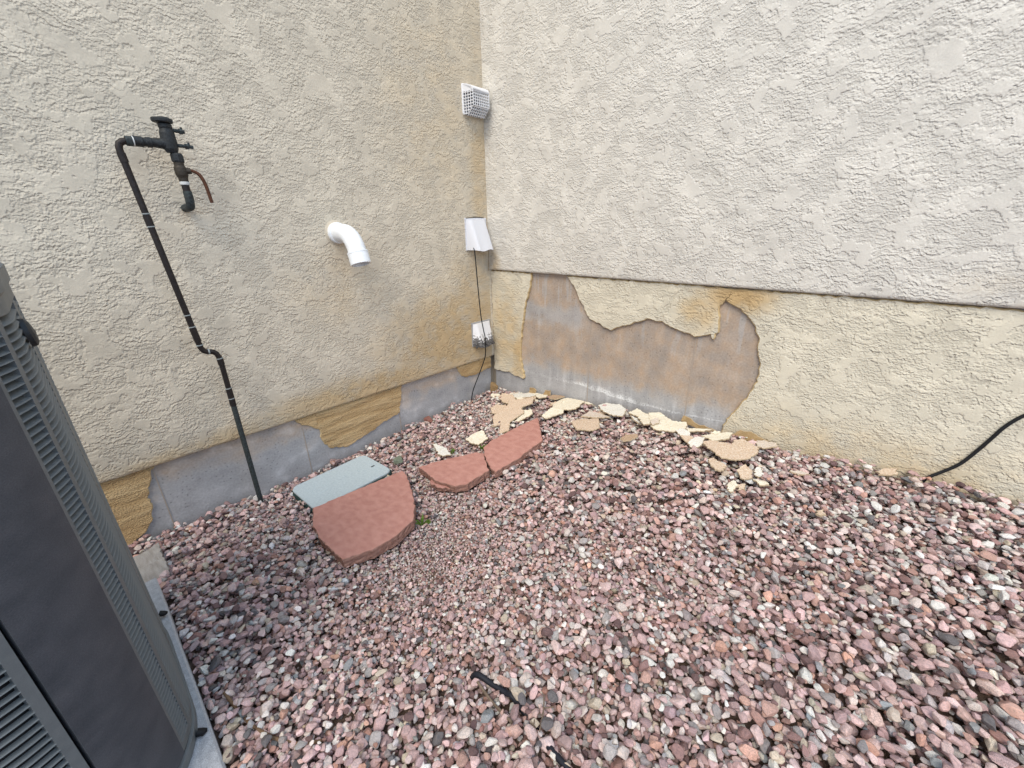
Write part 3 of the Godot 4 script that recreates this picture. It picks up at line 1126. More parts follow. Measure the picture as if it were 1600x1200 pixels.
func flakes() -> void:
	var tones := {"cream": [c8(226, 217, 194), c8(242, 236, 220)], "tan": [c8(200, 172, 146), c8(232, 218, 200)], "white": [c8(222, 220, 212), c8(240, 238, 230)], "brown": [c8(168, 142, 116), c8(198, 174, 150)], "pale": [c8(204, 192, 178), c8(228, 216, 204)]}
	var faces := {}
	var n := 0
	for k in tones:
		faces[k] = textured(grain(151 + n, tones[k][0], tones[k][1], 0.03, 0.3), 0.94, 0.3, 3.0)
		n += 1
	faces["cream"] = textured(grain(158, tones["cream"][0], tones["cream"][1], 0.02, 0.25), 0.94, 0.35, 2.0)
	var rim := mat(c8(176, 158, 132), 0.95)
	var list := [
		["tan", "tan six-sided stucco flake nearest the left foundation, beside the white flake", [0.202, 0.164, 0.193, 0.110, 0.260, 0.098, 0.321, 0.135, 0.328, 0.205, 0.281, 0.203]],
		["white", "white stucco flake lying at the far end of the pile, by the wall corner", [0.206, 0.104, 0.251, 0.049, 0.322, 0.020, 0.401, 0.047, 0.388, 0.091, 0.325, 0.133]],
		["tan", "narrow tan flake wedged between the white flake and the largest tan flake", [0.359, 0.178, 0.345, 0.111, 0.393, 0.051, 0.424, 0.075, 0.414, 0.141, 0.379, 0.176]],
		["cream", "cream flake touching the right foundation at the top of the pile", [0.301, 0.030, 0.304, -0.012, 0.378, -0.016, 0.445, -0.013, 0.463, 0.031, 0.432, 0.058, 0.386, 0.041]],
		["tan", "small tan flake on the left side of the pile, in front of the six-sided one", [0.269, 0.292, 0.257, 0.238, 0.312, 0.212, 0.346, 0.255, 0.337, 0.321, 0.312, 0.329]],
		["tan", "largest ragged tan flake, reaching under the farthest sandstone slab's tip", [0.373, 0.385, 0.363, 0.347, 0.365, 0.257, 0.328, 0.193, 0.382, 0.179, 0.458, 0.131, 0.499, 0.193, 0.467, 0.252, 0.520, 0.290, 0.512, 0.395, 0.571, 0.470, 0.536, 0.504, 0.475, 0.430, 0.452, 0.459]],
		["cream", "cream tan flake between the ragged tan flake and the tip of the slab", [0.480, 0.267, 0.530, 0.243, 0.567, 0.277, 0.550, 0.337, 0.526, 0.388, 0.507, 0.339]],
		["brown", "brownish flake lying between two cream flakes below the bare concrete", [0.468, 0.025, 0.480, -0.010, 0.537, -0.018, 0.562, -0.010, 0.545, 0.059, 0.499, 0.052]],
		["cream", "big clean cream flake, brightest of the pile beside the slab tip", [0.557, 0.108, 0.554, 0.012, 0.577, -0.015, 0.703, 0.004, 0.725, 0.115, 0.704, 0.136, 0.616, 0.168]],
		["cream", "long cream flake behind the big clean one, along the concrete", [0.570, -0.012, 0.60, -0.024, 0.726, -0.022, 0.748, -0.010, 0.703, 0.012, 0.62, 0.02]],
		["cream", "pointed cream flake right of the farthest slab's tip", [0.627, 0.287, 0.611, 0.186, 0.679, 0.159, 0.694, 0.193, 0.666, 0.307]],
		["tan", "square tan flake lying alone on the gravel right of the slab", [0.782, 0.257, 0.804, 0.207, 0.884, 0.166, 0.954, 0.273, 0.946, 0.319, 0.872, 0.335]],
		["pale", "pale flake half over the square tan one", [0.805, 0.197, 0.800, 0.110, 0.843, 0.099, 0.928, 0.134, 0.896, 0.160, 0.847, 0.185]],
		["white", "broad white flake against the white salt line of the concrete", [0.805, 0.034, 0.823, -0.008, 0.895, -0.020, 0.961, 0.030, 0.990, 0.122, 0.934, 0.131, 0.845, 0.088]],
		["brown", "small brown oval flake lying by itself in the open gravel", [1.079, 0.322, 1.086, 0.279, 1.122, 0.256, 1.138, 0.270, 1.125, 0.315, 1.101, 0.334]],
		["cream", "cream flake lying left of the farthest slab, near the weeds", [0.437, 0.634, 0.431, 0.580, 0.450, 0.529, 0.529, 0.572, 0.534, 0.639, 0.485, 0.649]],
		["white", "white curved flake behind the middle slab", [0.323, 0.747, 0.356, 0.738, 0.430, 0.745, 0.495, 0.769, 0.473, 0.797, 0.430, 0.796]],
		["cream", "notched cream flake left of the large cream heap at the concrete's foot", [0.981, 0.057, 0.993, -0.011, 1.090, 0.032, 1.126, 0.130, 1.104, 0.154, 1.043, 0.081]],
		["cream", "large ragged cream flake at the foot of the second concrete seam", [1.063, 0.012, 1.107, -0.020, 1.193, 0.037, 1.248, 0.016, 1.266, 0.076, 1.233, 0.137, 1.151, 0.156, 1.107, 0.088]],
		["cream", "thin cream sliver under the leaning brown flake", [1.260, 0.070, 1.310, 0.040, 1.364, 0.027, 1.332, 0.061, 1.283, 0.090]],
		["cream", "cream half-round flake just above the broad tan one by the wall", [1.338, 0.101, 1.374, 0.060, 1.421, 0.031, 1.442, 0.037, 1.441, 0.101, 1.398, 0.137]],
		["white", "white flake at the left end of the broad tan one", [1.323, 0.209, 1.330, 0.161, 1.362, 0.141, 1.376, 0.193, 1.368, 0.229, 1.339, 0.242]],
		["tan", "broad tan flake with a notched upper edge, largest near the right hole's end", [1.371, 0.197, 1.386, 0.162, 1.432, 0.159, 1.470, 0.159, 1.466, 0.120, 1.489, 0.088, 1.562, 0.149, 1.564, 0.194, 1.543, 0.251, 1.516, 0.279, 1.470, 0.284, 1.418, 0.241]],
		["tan", "tan flake tucked below the left end of the broad one", [1.427, 0.297, 1.441, 0.272, 1.498, 0.309, 1.493, 0.361, 1.470, 0.363]],
		["tan", "rounded tan flake below the right end of the broad one", [1.530, 0.309, 1.548, 0.269, 1.574, 0.294, 1.584, 0.345, 1.567, 0.364, 1.546, 0.346]],
		["white", "small bright white flake right of the rounded tan one", [1.575, 0.265, 1.588, 0.235, 1.612, 0.280, 1.598, 0.315, 1.586, 0.299]],
		["cream", "small spiky cream flake lowest of the right group", [1.526, 0.415, 1.536, 0.372, 1.561, 0.404, 1.554, 0.465, 1.540, 0.452]],
		["tan", "tiny tan flake beside the spiky cream one", [1.555, 0.391, 1.576, 0.370, 1.582, 0.402, 1.567, 0.417]],
		["cream", "cream crumb right of the tiny tan flake", [1.587, 0.337, 1.627, 0.327, 1.638, 0.350, 1.617, 0.371]],
		["pale", "pinkish pale flake against the foot of the right wall", [1.530, 0.036, 1.547, 0.014, 1.603, 0.032, 1.604, 0.055, 1.570, 0.088, 1.545, 0.087]],
		["pale", "thin pale flake lying alone right of the broad tan group", [1.671, 0.203, 1.698, 0.177, 1.729, 0.194, 1.699, 0.210]],
		["tan", "tan flake at the wall foot left of the black cable", [1.895, 0.049, 1.921, 0.010, 1.948, 0.003, 1.949, 0.042, 1.905, 0.068]],
		["tan", "lone small tan flake in the open gravel below the cable", [1.775, 0.399, 1.789, 0.379, 1.799, 0.405, 1.791, 0.425, 1.780, 0.419]]]
	var i := 0
	for f in list:
		var o := v2(f[2])
		var mid := Vector2.ZERO
		for p in o:
			mid += p / o.size()
		var own := PackedVector2Array()
		for p in o:
			own.append(p - mid)
		rng.seed = 900 + i
		var m := plated("stucco_flake", plate(own, 0.005, 700 + i, {"step": 0.008, "rag": 0.0042, "wag": 60.0, "cell": 0.014, "rough": 0.0014, "curl": rng.randf_range(-0.002, 0.005), "bevel": 0.001, "uv": Vector2(2, 2), "uvo": Vector2(i * 0.37, i * 0.61)}), self, faces[f[0]], rim)
		var gx := (ground(mid.x + 0.1, mid.y) - ground(mid.x - 0.1, mid.y)) / 0.2
		var gz := (ground(mid.x, mid.y + 0.1) - ground(mid.x, mid.y - 0.1)) / 0.2
		m.basis = Basis(Quaternion(Vector3.UP, Vector3(-gx + rng.randfn() * 0.05, 1.0, -gz + rng.randfn() * 0.05).normalized()))
		m.position = Vector3(mid.x, rest_height(o, 0.97) + 0.001 * (i % 3), mid.y)
		tag(m, f[1], "stucco flake", "fallen stucco flakes on the gravel")
		i += 1
	# smaller flakes heaped along the foot of the concrete
	rng.seed = 5150
	var words := ["first", "second", "third", "fourth", "fifth", "sixth", "seventh", "eighth", "ninth", "tenth", "eleventh", "twelfth", "thirteenth", "fourteenth", "fifteenth", "sixteenth", "seventeenth", "eighteenth", "nineteenth", "twentieth", "twenty-first", "twenty-second", "twenty-third", "twenty-fourth", "twenty-fifth", "twenty-sixth", "twenty-seventh", "twenty-eighth"]
	for k in words.size():
		var kind: String = ["cream", "cream", "white", "pale", "tan"][rng.randi() % 5]
		var p := Vector2(0.14 + k * 0.0475 + rng.randf_range(-0.012, 0.012), 0.045 + absf(rng.randfn()) * 0.07)
		var o := PackedVector2Array()
		var size := rng.randf_range(0.022, 0.05)
		var sides := rng.randi_range(5, 7)
		for e in sides:
			o.append(Vector2.from_angle(e * TAU / sides + rng.randf_range(-0.35, 0.35)) * Vector2(1.25, 0.8) * size * rng.randf_range(0.6, 1.05))
		var m := plated("stucco_flake", plate(o, 0.0045, 2200 + k, {"step": 0.006, "rag": 0.0034, "wag": 75.0, "cell": 0.012, "rough": 0.001, "curl": rng.randf_range(-0.002, 0.004), "bevel": 0.001, "uv": Vector2(2, 2), "uvo": Vector2(k * 0.29, k * 0.53)}), self, faces[kind], rim)
		m.transform = Transform3D(Basis.from_euler(Vector3(rng.randfn() * 0.12, rng.randf() * TAU, rng.randfn() * 0.12 + 0.1)), Vector3(p.x, top_of(p) + rng.randf_range(0.002, 0.01), maxf(p.y, size * 0.9)))
		tag(m, "small %s flake heaped along the bare concrete, %s from the wall corner" % [kind, words[k]], "stucco flake", "small stucco flakes heaped at the concrete's foot")
	# flakes that lean on the wall, backs showing: [outline (along, up), foot x, height of foot, lean, label]
	for s in [[[-0.08, 0.0, -0.075, 0.03, -0.045, 0.028, -0.02, 0.012, 0.075, 0.004, 0.08, -0.012, 0.0, -0.014], 1.296, 0.152, "olive brown stucco flake leaning on the concrete at its right end"],
			[[-0.085, -0.012, -0.06, 0.016, -0.02, 0.022, 0.03, 0.006, 0.095, -0.012, 0.08, -0.024, -0.03, -0.022], 1.52, 0.172, "olive stucco flake leaning on the wall foot below the end of the hole"],
			[[-0.09, 0.0, -0.03, 0.006, 0.06, -0.001, 0.09, -0.006, 0.0, -0.012], 1.83, 0.162, "thin strip of stucco leaning along the foot of the right wall"],
			[[-0.03, -0.02, -0.032, 0.012, -0.005, 0.018, 0.02, 0.008, 0.015, -0.02], 0.335, 0.07, "ochre stucco chip standing against the concrete, left of two"],
			[[-0.025, -0.02, -0.02, 0.014, 0.02, 0.02, 0.025, -0.015], 0.44, 0.085, "ochre stucco chip standing against the concrete, right of two"]]:
		var leaning := plated("stucco_flake", plate(v2(s[0]), 0.005, 760 + i, {"step": 0.008, "rag": 0.003, "cell": 0.015, "curl": 0.003}), self, textured(grain(171 + i, c8(140, 118, 84), c8(176, 150, 112), 0.02, 0.25), 0.95, 0.2, 2.0), rim)
		leaning.transform = Transform3D(Basis(Vector3(1, 0.0, 0.0), Vector3(0, 0.35, 1).normalized(), Vector3(0, 1, -0.35).normalized()), Vector3(s[1], s[2], 0.002 if s[1] > 1.0 else -0.012))
		tag(leaning, s[3], "stucco flake", "fallen stucco flakes on the gravel")
		i += 1

# crumbs of stucco between the flakes
func crumbs() -> void:
	rng.seed = 4711
	var made := []
	for k in 5:
		var o := PackedVector2Array()
		for e in 6:
			o.append(Vector2.from_angle(e * TAU / 6.0 + rng.randf_range(-0.3, 0.3)) * rng.randf_range(0.5, 1.0) * 0.013)
		made.append(plate(o, 0.004, 1200 + k, {"step": 0.006, "rag": 0.001, "cell": 0.01, "bevel": 0.0008}))
	var tones := [mat(c8(222, 212, 188), 0.95), mat(c8(206, 182, 156), 0.95), mat(c8(236, 234, 226), 0.95)]
	for k in 44:
		var p := Vector2.ZERO
		if k < 28:
			p = Vector2(rng.randf_range(0.12, 1.3), 0.03 + absf(rng.randfn()) * 0.16)
		else:
			p = Vector2(1.5 + rng.randfn() * 0.13, 0.3 + rng.randfn() * 0.11)
		if p.y < 0.02:
			continue
		var tone := rng.randi() % 3
		var m := plated("stucco_crumb", made[k % 5], self, tones[tone], tones[1])
		m.transform = Transform3D(Basis.from_euler(Vector3(rng.randfn() * 0.25, rng.randf() * TAU, rng.randfn() * 0.25)) * Basis.from_scale(Vector3.ONE * rng.randf_range(0.5, 1.15)), Vector3(p.x, top_of(p) - 0.001, p.y))
		var spot: String = "near the corner of the walls" if p.x < 0.5 else "at the foot of the bare concrete" if k < 28 else "around the broad tan flake by the right wall"
		tag(m, "tiny %s crumb of stucco %s" % [["cream", "tan", "white"][tone], spot], "stucco crumb", "tiny stucco crumbs among the flakes")

# ---------------------------------------------------------------- pipe with backflow preventer

func backflow_pipe() -> void:
	var cop := textured(grain(201, c8(34, 31, 31), c8(54, 48, 46), 0.02, 0.3), 0.5, 0.04, 6.0, true)
	cop.metallic = 0.25
	var brass := textured(grain(203, c8(34, 36, 38), c8(58, 62, 64), 0.03, 0.3), 0.55, 0.08, 8.0, true)
	brass.metallic = 0.2
	var verd := textured(grain(205, c8(32, 34, 35), c8(74, 84, 84), 0.025, 0.3), 0.7, 0.06, 7.0, true)
	var tape := mat(c8(206, 208, 206), 0.8)
	var rust := textured(grain(207, c8(62, 40, 30), c8(104, 68, 48), 0.03, 0.3), 0.85, 0.1, 8.0, true)
	var x := 0.085
	var o := thing("water_pipe", "black copper water pipe with a backflow valve on the left wall", "pipe", Vector3(x, -0.06, 1.44))
	var off := -o.position
	var shift := func(pts: Array[Vector3]) -> Array[Vector3]:
		var r: Array[Vector3] = []
		for p in pts:
			r.append(p + off)
		return r
	# riser from the ground, jog, upper run and elbow into the valve body
	var path: Array[Vector3] = []
	path.append(Vector3(x, -0.1, 1.438))
	path.append(Vector3(x, 0.57, 1.438))
	for a in [[0.588, 1.4395], [0.602, 1.444], [0.610, 1.452], [0.6125, 1.459], [0.6135, 1.468], [0.619, 1.477], [0.630, 1.4825], [0.645, 1.4845]]:
		path.append(Vector3(x, a[0], a[1]))
	path.append(Vector3(x, 1.21, 1.530))
	for a in [[1.226, 1.5305], [1.237, 1.527], [1.243, 1.519], [1.245, 1.51]]:
		path.append(Vector3(x, a[0], a[1]))
	path.append(Vector3(x, 1.247, 1.47))
	var st := begin()
	tube(st, shift.call(path), 0.0088, 14)
	put("riser", done(st), o, cop)
	st = begin()
	tube(st, shift.call([Vector3(x, -0.1, 1.438), Vector3(x, 0.2, 1.438), Vector3(x, 0.41, 1.438)] as Array[Vector3]), 0.0091, 14)
	put("lower_sleeve", done(st), o, verd)
	# fittings: couplings and the solder rings that show pale
	for c in [[0.40, 0.47, 1.438, 1.438], [0.56, 0.585, 1.438, 1.439], [0.655, 0.7, 1.485, 1.489], [1.02, 1.05, 1.5145, 1.517], [1.19, 1.214, 1.528, 1.530]]:
		st = begin()
		tube(st, shift.call([Vector3(x, c[0], c[2]), Vector3(x, c[1], c[3])] as Array[Vector3]), 0.0102, 14)
		put("coupling", done(st), o, cop)
	for c in [[0.428, 1.438], [0.468, 1.438], [0.582, 1.439], [0.640, 1.484], [0.704, 1.4893], [0.744, 1.4925], [1.017, 1.5143], [1.053, 1.5172]]:
		st = begin()
		tube(st, shift.call([Vector3(x, c[0], c[1]), Vector3(x, c[0] + 0.003, c[1] + 0.0002)] as Array[Vector3]), 0.0105, 14)
		put("solder_ring", done(st), o, mat(c8(150, 156, 156), 0.6))
	st = begin()
	tube(st, shift.call([Vector3(x, 0.6135, 1.4625), Vector3(x, 0.6137, 1.4665)] as Array[Vector3]), 0.0100, 14)
	put("solder_ring", done(st), o, mat(c8(150, 156, 156), 0.6))
	# the vacuum breaker: nipple, body, bonnet
	st = begin()
	lathe(st, Vector3(x, 1.2455, 1.512) + off, Vector3(0, 0.01, -1), [Vector2(0.0113, 0.0), Vector2(0.0130, 0.001), Vector2(0.0130, 0.014), Vector2(0.0113, 0.015)], 16)
	put("nipple", done(st), o, verd)
	st = begin()
	lathe(st, Vector3(x, 1.246, 1.4965) + off, Vector3(0, 0.01, -1), [Vector2(0.0139, 0.0), Vector2(0.0139, 0.003)], 16)
	put("thread_tape", done(st), o, tape)
	st = begin()
	lathe(st, Vector3(x, 1.247, 1.494) + off, Vector3(0, 0.01, -1), [Vector2(0.0000, -0.001), Vector2(0.0139, 0.0), Vector2(0.0139, 0.02), Vector2(0.0119, 0.022), Vector2(0.0119, 0.028), Vector2(0.0139, 0.03), Vector2(0.0139, 0.04), Vector2(0.0122, 0.042), Vector2(0.0139, 0.06), Vector2(0.0168, 0.075)], 8)
	lathe(st, Vector3(x, 1.225, 1.41) + off, Vector3.UP, [Vector2(0.0000, 0.0), Vector2(0.0134, 0.0), Vector2(0.0185, 0.01), Vector2(0.0197, 0.028), Vector2(0.0189, 0.052), Vector2(0.0155, 0.062), Vector2(0.0172, 0.066), Vector2(0.0172, 0.074), Vector2(0.0147, 0.077), Vector2(0.0147, 0.092), Vector2(0.0000, 0.092)], 18)
	put("valve_body", done(st), o, brass)
	st = begin()
	lathe(st, Vector3(x, 1.303, 1.4135) + off, Vector3(0.05, 1, 0), [Vector2(0.0, 0.0), Vector2(0.024, 0.0), Vector2(0.0265, 0.003), Vector2(0.0265, 0.009), Vector2(0.0235, 0.012), Vector2(0.0, 0.0135)], 14)
	put("bonnet", done(st), o, brass)
	# test cocks towards the right
	for c in [[1.285, 1.388, 0.022], [1.246, 1.386, 0.032]]:
		st = begin()
		var p := Vector3(x + 0.004, c[0], c[1]) + off
		tube(st, [p + Vector3(0, 0, 0.006), p + Vector3(0.002, -0.001, -c[2])], 0.0052, 10)
		lathe(st, p + Vector3(0.001, -0.0005, -c[2] * 0.35), Vector3(0, 0, -1), [Vector2(0.005, 0.0), Vector2(0.0082, 0.001), Vector2(0.0082, 0.009), Vector2(0.005, 0.01)], 6, true)
		var cock := put("test_cock", done(st), o, verd)
		st = begin()
		tube(st, [p + Vector3(0.001, 0.003, -c[2] * 0.7), p + Vector3(0.001, 0.011, -c[2] * 0.7)], [0.0034, 0.003], 8)
		put("screw", done(st), cock, brass)
	# union, ball valve, taped nipple and the elbow that goes into the wall
	st = begin()
	lathe(st, Vector3(x, 1.2, 1.401) + off, Vector3.UP, [Vector2(0.0000, 0.0), Vector2(0.0147, 0.0), Vector2(0.0164, 0.004), Vector2(0.0164, 0.02), Vector2(0.0139, 0.025), Vector2(0.0000, 0.025)], 8, true)
	put("union_nut", done(st), o, brass)
	st = begin()
	lathe(st, Vector3(x, 1.145, 1.4) + off, Vector3(0, 1, 0.02), [Vector2(0.0000, 0.0), Vector2(0.0122, 0.0), Vector2(0.0130, 0.012), Vector2(0.0164, 0.02), Vector2(0.0172, 0.03), Vector2(0.0164, 0.04), Vector2(0.0134, 0.046), Vector2(0.0134, 0.056), Vector2(0.0000, 0.056)], 14)
	lathe(st, Vector3(x + 0.004, 1.177, 1.388) + off, Vector3(0.3, 0.1, -1), [Vector2(0.0085, 0.0), Vector2(0.0085, 0.012), Vector2(0.0, 0.013)], 8)
	put("ball_valve", done(st), o, textured(grain(209, c8(44, 40, 34), c8(70, 62, 52), 0.03, 0.3), 0.6, 0.06, 8.0, true))
	st = begin()
	var hp := smooth_path(shift.call(v3([x + 0.006, 1.179, 1.382, x + 0.008, 1.178, 1.373, x + 0.012, 1.172, 1.362, x + 0.016, 1.16, 1.355, x + 0.017, 1.135, 1.349, x + 0.017, 1.088, 1.345])), 3)
	for s in 2:
		var w := Vector3(0.0035 * (s * 2 - 1), 0, 0)
		var side: Array[Vector3] = []
		for p in hp:
			side.append(p + w)
		tube(st, side, 0.0042, 8)
	put("lever", done(st), o, rust)
	st = begin()
	lathe(st, Vector3(x, 1.138, 1.4) + off, Vector3.UP, [Vector2(0.0122, 0.0), Vector2(0.0128, 0.002), Vector2(0.0128, 0.008), Vector2(0.0122, 0.009)], 16)
	put("thread_tape", done(st), o, tape)
	st = begin()
	tube(st, shift.call(v3([x, 1.14, 1.4, x, 1.112, 1.3995])), 0.0105, 14)
	put("lower_nipple", done(st), o, cop)
	st = begin()
	var ep := smooth_path(shift.call(v3([x, 1.12, 1.3995, x, 1.1, 1.399, x - 0.006, 1.084, 1.399, x - 0.022, 1.076, 1.399, -0.01, 1.075, 1.399])), 4)
	tube(st, ep, 0.0122, 14)
	put("wall_elbow", done(st), o, verd)

# ---------------------------------------------------------------- vents

func vents() -> void:
	var pvc := mat(c8(232, 236, 240), 0.35)
	pvc.subsurf_scatter_enabled = false
	# white elbow
	var e := thing("vent_pipe", "white plastic vent pipe elbow sticking out of the left wall, turned down", "vent pipe", Vector3(0, 0.987, 0.897))
	var path: Array[Vector3] = [Vector3(-0.03, 0, 0), Vector3(0.06, 0, 0)]
	for k in range(1, 11):
		var a := deg_to_rad(76.0) * k / 10.0
		path.append(Vector3(0.06 + 0.095 * sin(a), -0.095 * (1.0 - cos(a)), 0))
	var dir := (path[-1] - path[-2]).normalized()
	path.append(path[-1] + dir * 0.012)
	var st := begin()
	tube(st, path, 0.036, 24)
	put("elbow", done(st), e, pvc)
	st = begin()
	lathe(st, Vector3(-0.02, 0, 0), Vector3.RIGHT, [Vector2(0.036, 0.0), Vector2(0.0415, 0.0), Vector2(0.0425, 0.035), Vector2(0.041, 0.042), Vector2(0.036, 0.043)], 28)
	put("wall_socket", done(st), e, pvc)
	st = begin()
	lathe(st, Vector3(-0.001, 0, 0), Vector3.RIGHT, [Vector2(0.052, 0.0), Vector2(0.049, 0.0025), Vector2(0.045, 0.004), Vector2(0.042, 0.008)], 28)
	put("caulk", done(st), e, mat(c8(196, 186, 168), 0.9))
	st = begin()
	lathe(st, path[-1] - dir * 0.012, dir, [Vector2(0.036, 0.0), Vector2(0.0415, 0.001), Vector2(0.0415, 0.007), Vector2(0.0405, 0.0085), Vector2(0.0405, 0.05), Vector2(0.0385, 0.051), Vector2(0.0345, 0.051), Vector2(0.034, 0.01), Vector2(0.0, 0.01)], 28)
	put("end_socket", done(st), e, pvc)

	# hoods
	var grey_white := mat(c8(214, 216, 222), 0.5)
	var h1 := thing("vent_hood", "upper plain white plastic vent hood in the corner, black cable coming out below", "vent hood", Vector3(0, 0.879, 0.094), "white vent hoods beside the corner")
	hood(h1, 0.155, 0.16, 0.085, grey_white)
	var dirty := textured(dirty_maps(), 0.7, 0.0)
	var h2 := thing("vent_hood", "lower white vent hood with its bottom edge broken and blackened", "vent hood", Vector3(0, 0.325, 0.088), "white vent hoods beside the corner")
	hood(h2, 0.15, 0.137, 0.062, dirty)
	st = begin(true)
	rng.seed = 77
	for k in 9:
		var p := Vector3(0.03 + rng.randf() * 0.03, 0.0 + rng.randf() * 0.02, -0.065 + k * 0.0165)
		box(st, Vector3(0.012, 0.01 + rng.randf() * 0.012, 0.012), 0.002, at(p, Basis.from_euler(Vector3(rng.randf(), rng.randf(), rng.randf()))))
	put("lint", done(st), h2, mat(c8(86, 84, 84), 0.98))

	# grille
	var g := thing("vent_grille", "white plastic vent cover with a square-holed guard, high in the corner", "vent cover", Vector3(0, 1.53, 0.083))
	var white := mat(c8(230, 232, 236), 0.45)
	st = begin()
	prism(st, round_rect(0.0665, 0.064, 0.008), 0.0, 0.008, 0.002, Transform3D(Basis(Vector3(0, 1, 0), Vector3(1, 0, 0), Vector3(0, 0, -1)), Vector3(-0.002, 0.064, 0)), true)
	put("flange", done(st), g, white)
	# the cap slopes down from the wall to the front
	st = begin()
	var hood_prof := [Vector2(0.004, 0.127), Vector2(0.03, 0.124), Vector2(0.06, 0.112), Vector2(0.073, 0.102), Vector2(0.074, 0.092), Vector2(0.071, 0.092), Vector2(0.058, 0.106), Vector2(0.004, 0.12)]
	var caps := [0.062, 0.059, 0.055]
	for k in hood_prof.size():
		var a: Vector2 = hood_prof[k]
		var b: Vector2 = hood_prof[(k + 1) % hood_prof.size()]
		st.set_smooth_group(0)
		quad(st, Vector3(a.x, a.y, 0.062 - a.x * 0.1), Vector3(b.x, b.y, 0.062 - b.x * 0.1), Vector3(b.x, b.y, -0.062 + b.x * 0.1), Vector3(a.x, a.y, -0.062 + a.x * 0.1))
	for s in [1.0, -1.0]:
		var pts := []
		for p in hood_prof:
			pts.append(Vector3(p.x, p.y, s * (0.062 - p.x * 0.1)))
		st.set_smooth_group(-1)
		for k in range(1, pts.size() - 1):
			tri(st, pts[0], pts[k], pts[k + 1])
		quad(st, Vector3(0.004, 0.126, s * 0.0615), Vector3(0.072, 0.1, s * 0.0545), Vector3(0.072, 0.092, s * 0.0545), Vector3(0.004, 0.092, s * 0.0615))
	put("cap", done(st), g, white)
	# guard: each bar its own piece, on both sides, the front and the sloping underside
	var edge_x := 0.071
	var bars := []
	for k in 9:
		var z := -0.053 + k * 0.01325
		bars.append([Vector3(edge_x, 0.094, z), Vector3(edge_x, 0.03, z)])
		bars.append([Vector3(edge_x, 0.03, z), Vector3(0.03, -0.008, z)])
	for k in 6:
		var y := 0.03 + k * 0.0122
		bars.append([Vector3(edge_x, y, -0.054), Vector3(edge_x, y, 0.054)])
	for k in 4:
		var f := (k + 0.5) / 4.0
		bars.append([Vector3(lerpf(edge_x, 0.03, f), lerpf(0.03, -0.008, f), -0.056), Vector3(lerpf(edge_x, 0.03, f), lerpf(0.03, -0.008, f), 0.056)])
	for s in [-1.0, 1.0]:
		for k in 5:
			var x := 0.008 + k * 0.0158
			bars.append([Vector3(x, 0.095, s * (0.0615 - x * 0.1)), Vector3(x, lerp_at(x, [0.03, edge_x], [-0.004, 0.03]), s * (0.0615 - x * 0.1))])
		for k in 8:
			var y := 0.0 + k * 0.0125
			bars.append([Vector3(0.006, y, s * 0.061), Vector3(lerp_at(y, [-0.006, 0.03], [0.034, edge_x]), y, s * 0.0545)])
	for b in bars:
		st = begin()
		tube(st, [b[0], b[1]], 0.0021, 6)
		put("guard_bar", done(st), g, white)
	st = begin(true)
	box(st, Vector3(0.004, 0.105, 0.1), 0.0, at(Vector3(0.008, 0.05, 0)))
	put("duct_opening", done(st), g, mat(c8(120, 124, 132), 0.8))
	# the torn sealant above the upper hood
	st = begin()
	tube(st, smooth_path(v3([0.002, 1.046, 0.165, 0.002, 1.049, 0.12, 0.002, 1.052, 0.08, 0.002, 1.048, 0.03]), 4), 0.0028, 6)
	var seal := put("sealant", done(st), h1, mat(c8(92, 84, 72), 0.95))
	seal.position = -h1.position

func dirty_maps() -> Array:
	var n := noise_bytes(128, 128, 301, 0.06, 4)
	var rgb := PackedByteArray()
	rgb.resize(128 * 128 * 3)
	for y in 128:
		for x in 128:
			var k := y * 128 + x
			var d := 1.0 if y + (n[k] - 128) * 0.35 > 82.0 else 0.0
			var t := 0.3 + n[k] / 420.0
			rgb[k * 3] = int(lerpf(226.0, 150.0 * t, d))
			rgb[k * 3 + 1] = int(lerpf(227.0, 148.0 * t, d))
			rgb[k * 3 + 2] = int(lerpf(230.0, 148.0 * t, d))
	return [tex(128, 128, rgb), null]

